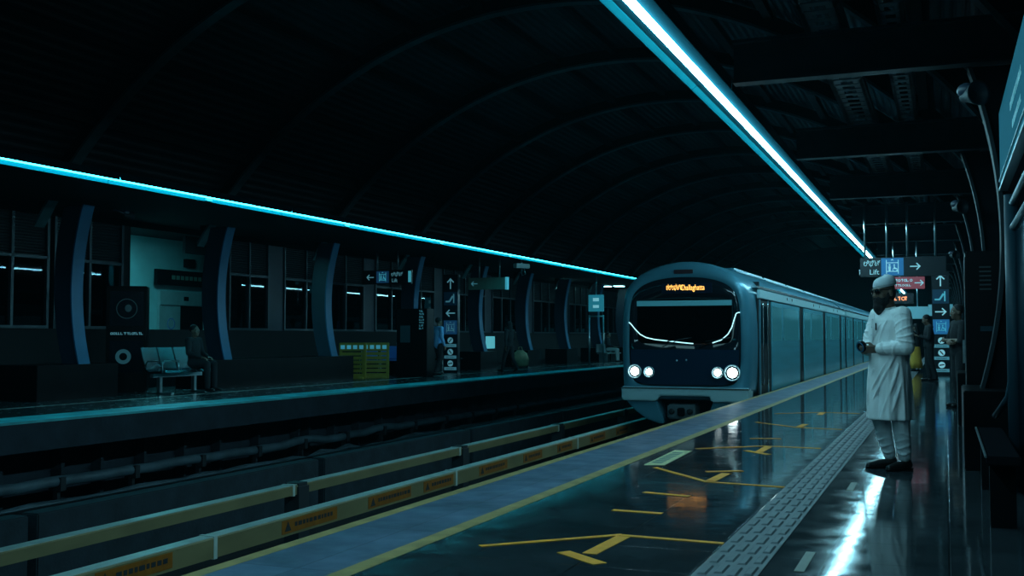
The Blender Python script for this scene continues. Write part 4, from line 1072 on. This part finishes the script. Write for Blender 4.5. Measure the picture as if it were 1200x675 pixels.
bm_.loft([[(w_*math.cos(a), d_*math.sin(a), z) for a in [2*PI*j/20 for j in range(20)]] for z, w_, d_ in ((0, .20, .10), (.05, .30, .15), (.25, .32, .16), (.45, .24, .12), (.55, .10, .06))])
bo = bm_.build('bag_body', 'bag', hb); 
MB().tube([(-.08, 0, .53), (-.05, 0, .66), (.05, 0, .66), (.08, 0, .53)], .014, 6).build('handle', 'bag', hb)
sit = dict(pel=(0, 0, 0.61), chest=(0, 0.03, 0.92), neck=(0, 0.03, 1.12), head=(0, 0, 1.28), shL=(0.18, 0.03, 1.08), shR=(-0.18, 0.03, 1.08), elL=(0.23, -0.02, 0.81), elR=(-0.23, -0.02, 0.81), wrL=(0.12, -0.26, 0.72), wrR=(-0.12, -0.26, 0.72), hdL=(-.2, -1, -.1), hdR=(.2, -1, -.1), hnL=(0, 0, -1), hnR=(0, 0, -1),
           hiL=(0.09, 0, 0.60), hiR=(-0.09, 0, 0.60), knL=(0.12, -0.42, 0.58), knR=(-0.12, -0.42, 0.58), anL=(.12, -.44, .085), anR=(-.12, -.44, .085), toL=(.13, -.60, .03), toR=(-.13, -.60, .03))
b = thing('waiting_bench', 'pale bench holding the seated passenger far across the tracks', 'bench', (-15.0, 50.2, 0))
MB().box(-.25, .25, -1.2, 1.2, .38, .43).build('seat', 'steel', b, .01)
MB().box(-.30, -.25, -1.2, 1.2, .45, .85).build('backrest', 'steel', b, .01)
for y in (-1, 1): MB().box(-.2, .2, y-.03, y+.03, 0, .38).build('leg', 'steel', b)
person('person in pale trousers sitting on the far bench beyond the information board', (-14.98, 50.0, 0), PI/2, sit, 'clothdark', 'clothpale', seated=True)
person('person in dark clothes sitting on the polished steel bench across the tracks', (-14.92, 19.08, 0.03), PI/2, sit, 'clothdark', 'clothdark', seated=True)
person('person driving the train, seated behind the dark windscreen', (-5.05-.05, 23.72, .28), 0, sit, 'clothnavy', 'clothnavy', seated=True)

# ------------------------------------------------------------------ the man in white
man = thing('person', 'person in long white tunic, white cap and sunglasses with a black beard, standing in front', 'person', (-.46, 10.32, 0), -0.95)
HC = Vector((.0, -.055, 1.585)); RH = Euler((.10, 0, .04)).to_matrix()
b = MB()
b.ball((0, 0, 1.24), (.16, .11, .2)); b.ball((0, 0, .93), (.155, .115, .13)); b.capsule((0, 0, .93), (0, 0, 1.24), .12, .12)
b.capsule((0, .0, 1.34), (0, -.01, 1.44), .09, .06); b.capsule((0, -.01, 1.44), HC+Vector((0, .02, -.06)), .058, .054)
head(b, HC, RH, 1.0)
sh = dict(L=Vector((.19, .0, 1.375)), R=Vector((-.19, .0, 1.375))); el = dict(L=Vector((.27, -.02, 1.09)), R=Vector((-.25, -.06, 1.09)))
wr = dict(L=Vector((.075, -.185, 1.075)), R=Vector((-.085, -.185, 1.065)))
hi = dict(L=Vector((.09, .02, .9)), R=Vector((-.09, -.01, .9))); kn = dict(L=Vector((.10, .02, .49)), R=Vector((-.09, -.06, .49)))
an = dict(L=Vector((.10, .06, .095)), R=Vector((-.09, .03, .095))); to = dict(L=Vector((.13, -.09, .03)), R=Vector((-.11, -.13, .03)))
for q in 'LR':
    b.capsule((0, 0, 1.36), sh[q], .08, .06); b.capsule(sh[q], el[q], .052, .042); b.capsule(el[q], wr[q], .040, .028)
    b.capsule(hi[q], kn[q], .085, .056); b.capsule(kn[q], an[q], .054, .038); b.capsule(an[q]-Vector((0, 0, .05)), to[q], .038, .028)
hand(b, wr['L'], (-.50, -.85, -.05), (-.75, .35, .35), .55, 1.0, 1)
hand(b, wr['R'], (.42, -.90, .0), (.80, .30, .30), .60, 1.0, -1)
link('body', remeshed(b, 'body', 'skin', .0055, 3), man)
# tunic: lofted skirt with folds joined to torso and sleeves
c = MB()
n = 72
def trow(z, rx, ry, cx, cy, amp, ph_):
    out = []
    for j in range(n):
        a = 2*PI*j/n
        f = 1+amp*(math.sin(7*a+ph_)+.55*math.sin(12*a+1.7*ph_+.8)+.35*math.sin(19*a+2.1))
        out.append((cx+rx*f*math.cos(a), cy+ry*f*math.sin(a), z))
    return out
rows = [(.445, .208, .180, .0, -.02, .085, .30), (.46, .212, .184, .0, -.02, .085, .32), (.55, .210, .180, .0, -.02, .080, .42), (.68, .206, .172, 0, -.02, .068, .62), (.82, .202, .164, 0, -.02, .050, .9),
        (.95, .197, .154, 0, -.025, .034, 1.2), (1.05, .194, .146, 0, -.025, .026, 1.4), (1.15, .196, .146, 0, -.025, .020, 1.6), (1.25, .200, .144, 0, -.02, .010, 1.7), (1.33, .198, .130, 0, -.012, .0, 1), (1.39, .16, .10, 0, -.01, 0, 1), (1.425, .085, .080, 0, -.02, 0, 1)]
c.loft([trow(*r_) for r_ in rows])
def on_tunic(a, z):
    for r0, r1 in zip(rows[:-1], rows[1:]):
        if r0[0] <= z <= r1[0]:
            t = (z-r0[0])/(r1[0]-r0[0]); rx, ry, cy = (r0[k]+(r1[k]-r0[k])*t for k in (1, 2, 4))
            return ((rx+.002)*math.cos(a), cy+(ry+.002)*math.sin(a), z)
for (a0, z0, a1, z1, rr_) in ((-.35, 1.02, -1.5, .62, .015), (-.15, .95, -1.05, .47, .017), (-.7, .98, -2.1, .55, .013), (-2.7, 1.0, -2.0, .50, .013), (-.05, .80, -.65, .46, .016), (-1.2, 1.30, -1.7, 1.12, .008), (-.9, 1.33, -1.25, 1.10, .009), (-2.2, 1.28, -1.9, 1.10, .008), (-1.5, .9, -2.4, .47, .013)):
    pts = [on_tunic(a0+(a1-a0)*k/10, z0+(z1-z0)*k/10) for k in range(11)]
    c.tube(pts, [rr_*(.35+.65*math.sin(PI*min(1, .15+k/11))) for k in range(11)], 8)
for q in 'LR':
    sg = 1 if q == 'L' else -1
    c.capsule((sg*.08, -.0, 1.365), sh[q], .078, .078)
    c.capsule(sh[q], el[q], .078, .070); c.capsule(el[q], el[q]+(wr[q]-el[q])*.86, .070, .052)
    for k in range(5):
        f_ = .12+.17*k; p_ = sh[q]+(el[q]-sh[q])*f_; dd = (el[q]-sh[q]).normalized(); u = dd.orthogonal().normalized(); w_ = dd.cross(u)
        pts = [p_+dd*(.03*math.sin(a*1.0+k))+(u*math.cos(a)+w_*math.sin(a))*(.074-.004*f_) for a in [2*PI*i/14 for i in range(14)]]
        c.tube(pts, .0085, 6, True)
    for k in range(4):
        f_ = .1+.2*k; p_ = el[q]+(wr[q]-el[q])*f_; dd = (wr[q]-el[q]).normalized(); u = dd.orthogonal().normalized(); w_ = dd.cross(u)
        pts = [p_+dd*(.03*math.sin(a+k*2))+(u*math.cos(a)+w_*math.sin(a))*(.067-.014*f_) for a in [2*PI*i/14 for i in range(14)]]
        c.tube(pts, .007, 6, True)
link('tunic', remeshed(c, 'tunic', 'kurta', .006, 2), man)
MB().tube([(.065*math.cos(a), -.022+.058*math.sin(a), 1.435+.012*math.sin(a)) for a in [2*PI*i/24 for i in range(24)]], .012, 8, True).build('collar', 'kurta', man)
pk = MB().cbox((.0, -.180, 1.27), (.034, .006, .24), (-.10, 0, 0)).build('button_placket', 'kurta', man, .002)
MB().ball((.0, -.178, 1.34), .006).ball((.0, -.186, 1.27), .006).ball((.0, -.190, 1.20), .006).build('button', 'pyjama', pk)
tag_pen = MB().capsule((.055, -.178, 1.30), (.062, -.182, 1.245), .006, .006).build('pocket_pen', 'black', man)
c = MB()
c.ball((0, 0, .9), (.17, .13, .13))
for q in 'LR':
    c.capsule(hi[q], kn[q], .105, .088); c.capsule(kn[q], an[q]+Vector((0, 0, .03)), .086, .056)
    for k in range(4):
        z = an[q].z+.06+.055*k; p_ = an[q]+(kn[q]-an[q])*((z-an[q].z)/(kn[q].z-an[q].z))
        c.tube([(p_.x+(.060+.004*k)*math.cos(a), p_.y+(.060+.004*k)*math.sin(a), z+.016*math.sin(a*2+k)) for a in [2*PI*i/16 for i in range(16)]], .007, 6, True)
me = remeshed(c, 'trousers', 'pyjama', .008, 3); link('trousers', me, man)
for q in 'LR':
    c = MB(); a = an[q]-Vector((0, 0, .05)); e = to[q]; d_ = (e-a).normalized()
    c.capsule(a-d_*.035, a+d_*.10, .043, .045); c.capsule(a+d_*.10, e+d_*.03, .045, .030); c.capsule(a-d_*.03, a-d_*.03+Vector((0, 0, .035)), .038, .034)
    me = remeshed(c, 'shoe', 'shoe', .006, 3)
    for v in me.vertices: v.co.z = max(v.co.z, .004)
    so = link('shoe', me, man)
    c2 = MB().capsule(a-d_*.04+Vector((0, 0, -.028)), e+d_*.03+Vector((0, 0, -.012)), .046, .036)
    me = remeshed(c2, 'sole', 'black', .007, 2)
    for v in me.vertices: v.co.z = min(max(v.co.z, .001), .022)
    link('sole', me, so)
P = lambda x, y, z: HC+RH @ Vector((x, y, z))
c = MB()
c.ball(P(0, -.052, -.085), (.066, .058, .070), 18, 12, RH); c.ball(P(0, -.070, -.135), (.056, .050, .060), 16, 12, RH); c.ball(P(0, -.070, -.165), (.040, .036, .040), 14, 10, RH)
for sx in (-1, 1): c.capsule(P(sx*.070, .0, -.01), P(sx*.058, -.03, -.09), .014, .026, 8)
c.capsule(P(-.03, -.098, -.052), P(.03, -.098, -.052), .009, .009, 8)
link('beard', remeshed(c, 'beard', 'beard', .006, 2), man)
c = MB().ball(P(0, .040, -.02), (.076, .062, .075), 18, 12, RH); link('hair', remeshed(c, 'hair', 'hair', .007, 2), man)
# cap: lower band and rounded crown
rr = []
for z, k_ in ((.048, .99), (.052, 1.02), (.085, 1.02), (.092, 1.0), (.115, .90), (.132, .70), (.142, .42), (.145, .05)):
    rr.append([P(.086*k_*math.cos(a), .012+.104*k_*math.sin(a), z+.012*math.sin(a)) for a in [2*PI*i/28 for i in range(28)]])
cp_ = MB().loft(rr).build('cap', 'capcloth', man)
MB().tube([P(.0885*math.cos(a), .012+.1065*math.sin(a), .068+.012*math.sin(a)) for a in [2*PI*i/28 for i in range(28)]], .004, 6, True).build('cap_seam', 'pyjama', cp_)
sg_ = MB().tube([P(-.082, .01, .022), P(-.074, -.080, .024), P(0, -.110, .024), P(.074, -.080, .024), P(.082, .01, .022)], .004, 6).build('sunglasses', 'black', man)
for sx in (-1, 1): MB().ball(P(sx*.036, -.098, .012), (.031, .008, .023), 14, 8, RH @ Euler((0, 0, sx*.25)).to_matrix()).build('lens', 'shades', sg_)
for sx in (-1, 1): MB().ball(P(sx*.034, -.080, .012), .011, 10, 8).build('eye', 'eye', man)
# round black object in his hands
rc = thing('round_case', 'round black case with a pale rim held in the hands of the white-clad man', 'case', (0, 0, 0))
Mw = Matrix.Translation(man.location) @ Matrix.Rotation(-0.95, 4, 'Z')
cc = Mw @ Vector((-.005, -.285, 1.095)); rc.location = cc; rc.rotation_euler = (0.25, 0, -.75)
MB().lathe([(.001, .02), (.046, .02), (.052, .012), (.052, -.014), (.046, -.02), (.034, -.02), (.001, -.012)], 28, (0, 0, 0), 'y').build('case_body', 'black', rc)
MB().tube([(.041*math.cos(a), -.021, .041*math.sin(a)) for a in [2*PI*i/28 for i in range(28)]], .005, 8, True).build('case_rim', 'column', rc)

bpy.context.view_layer.update()
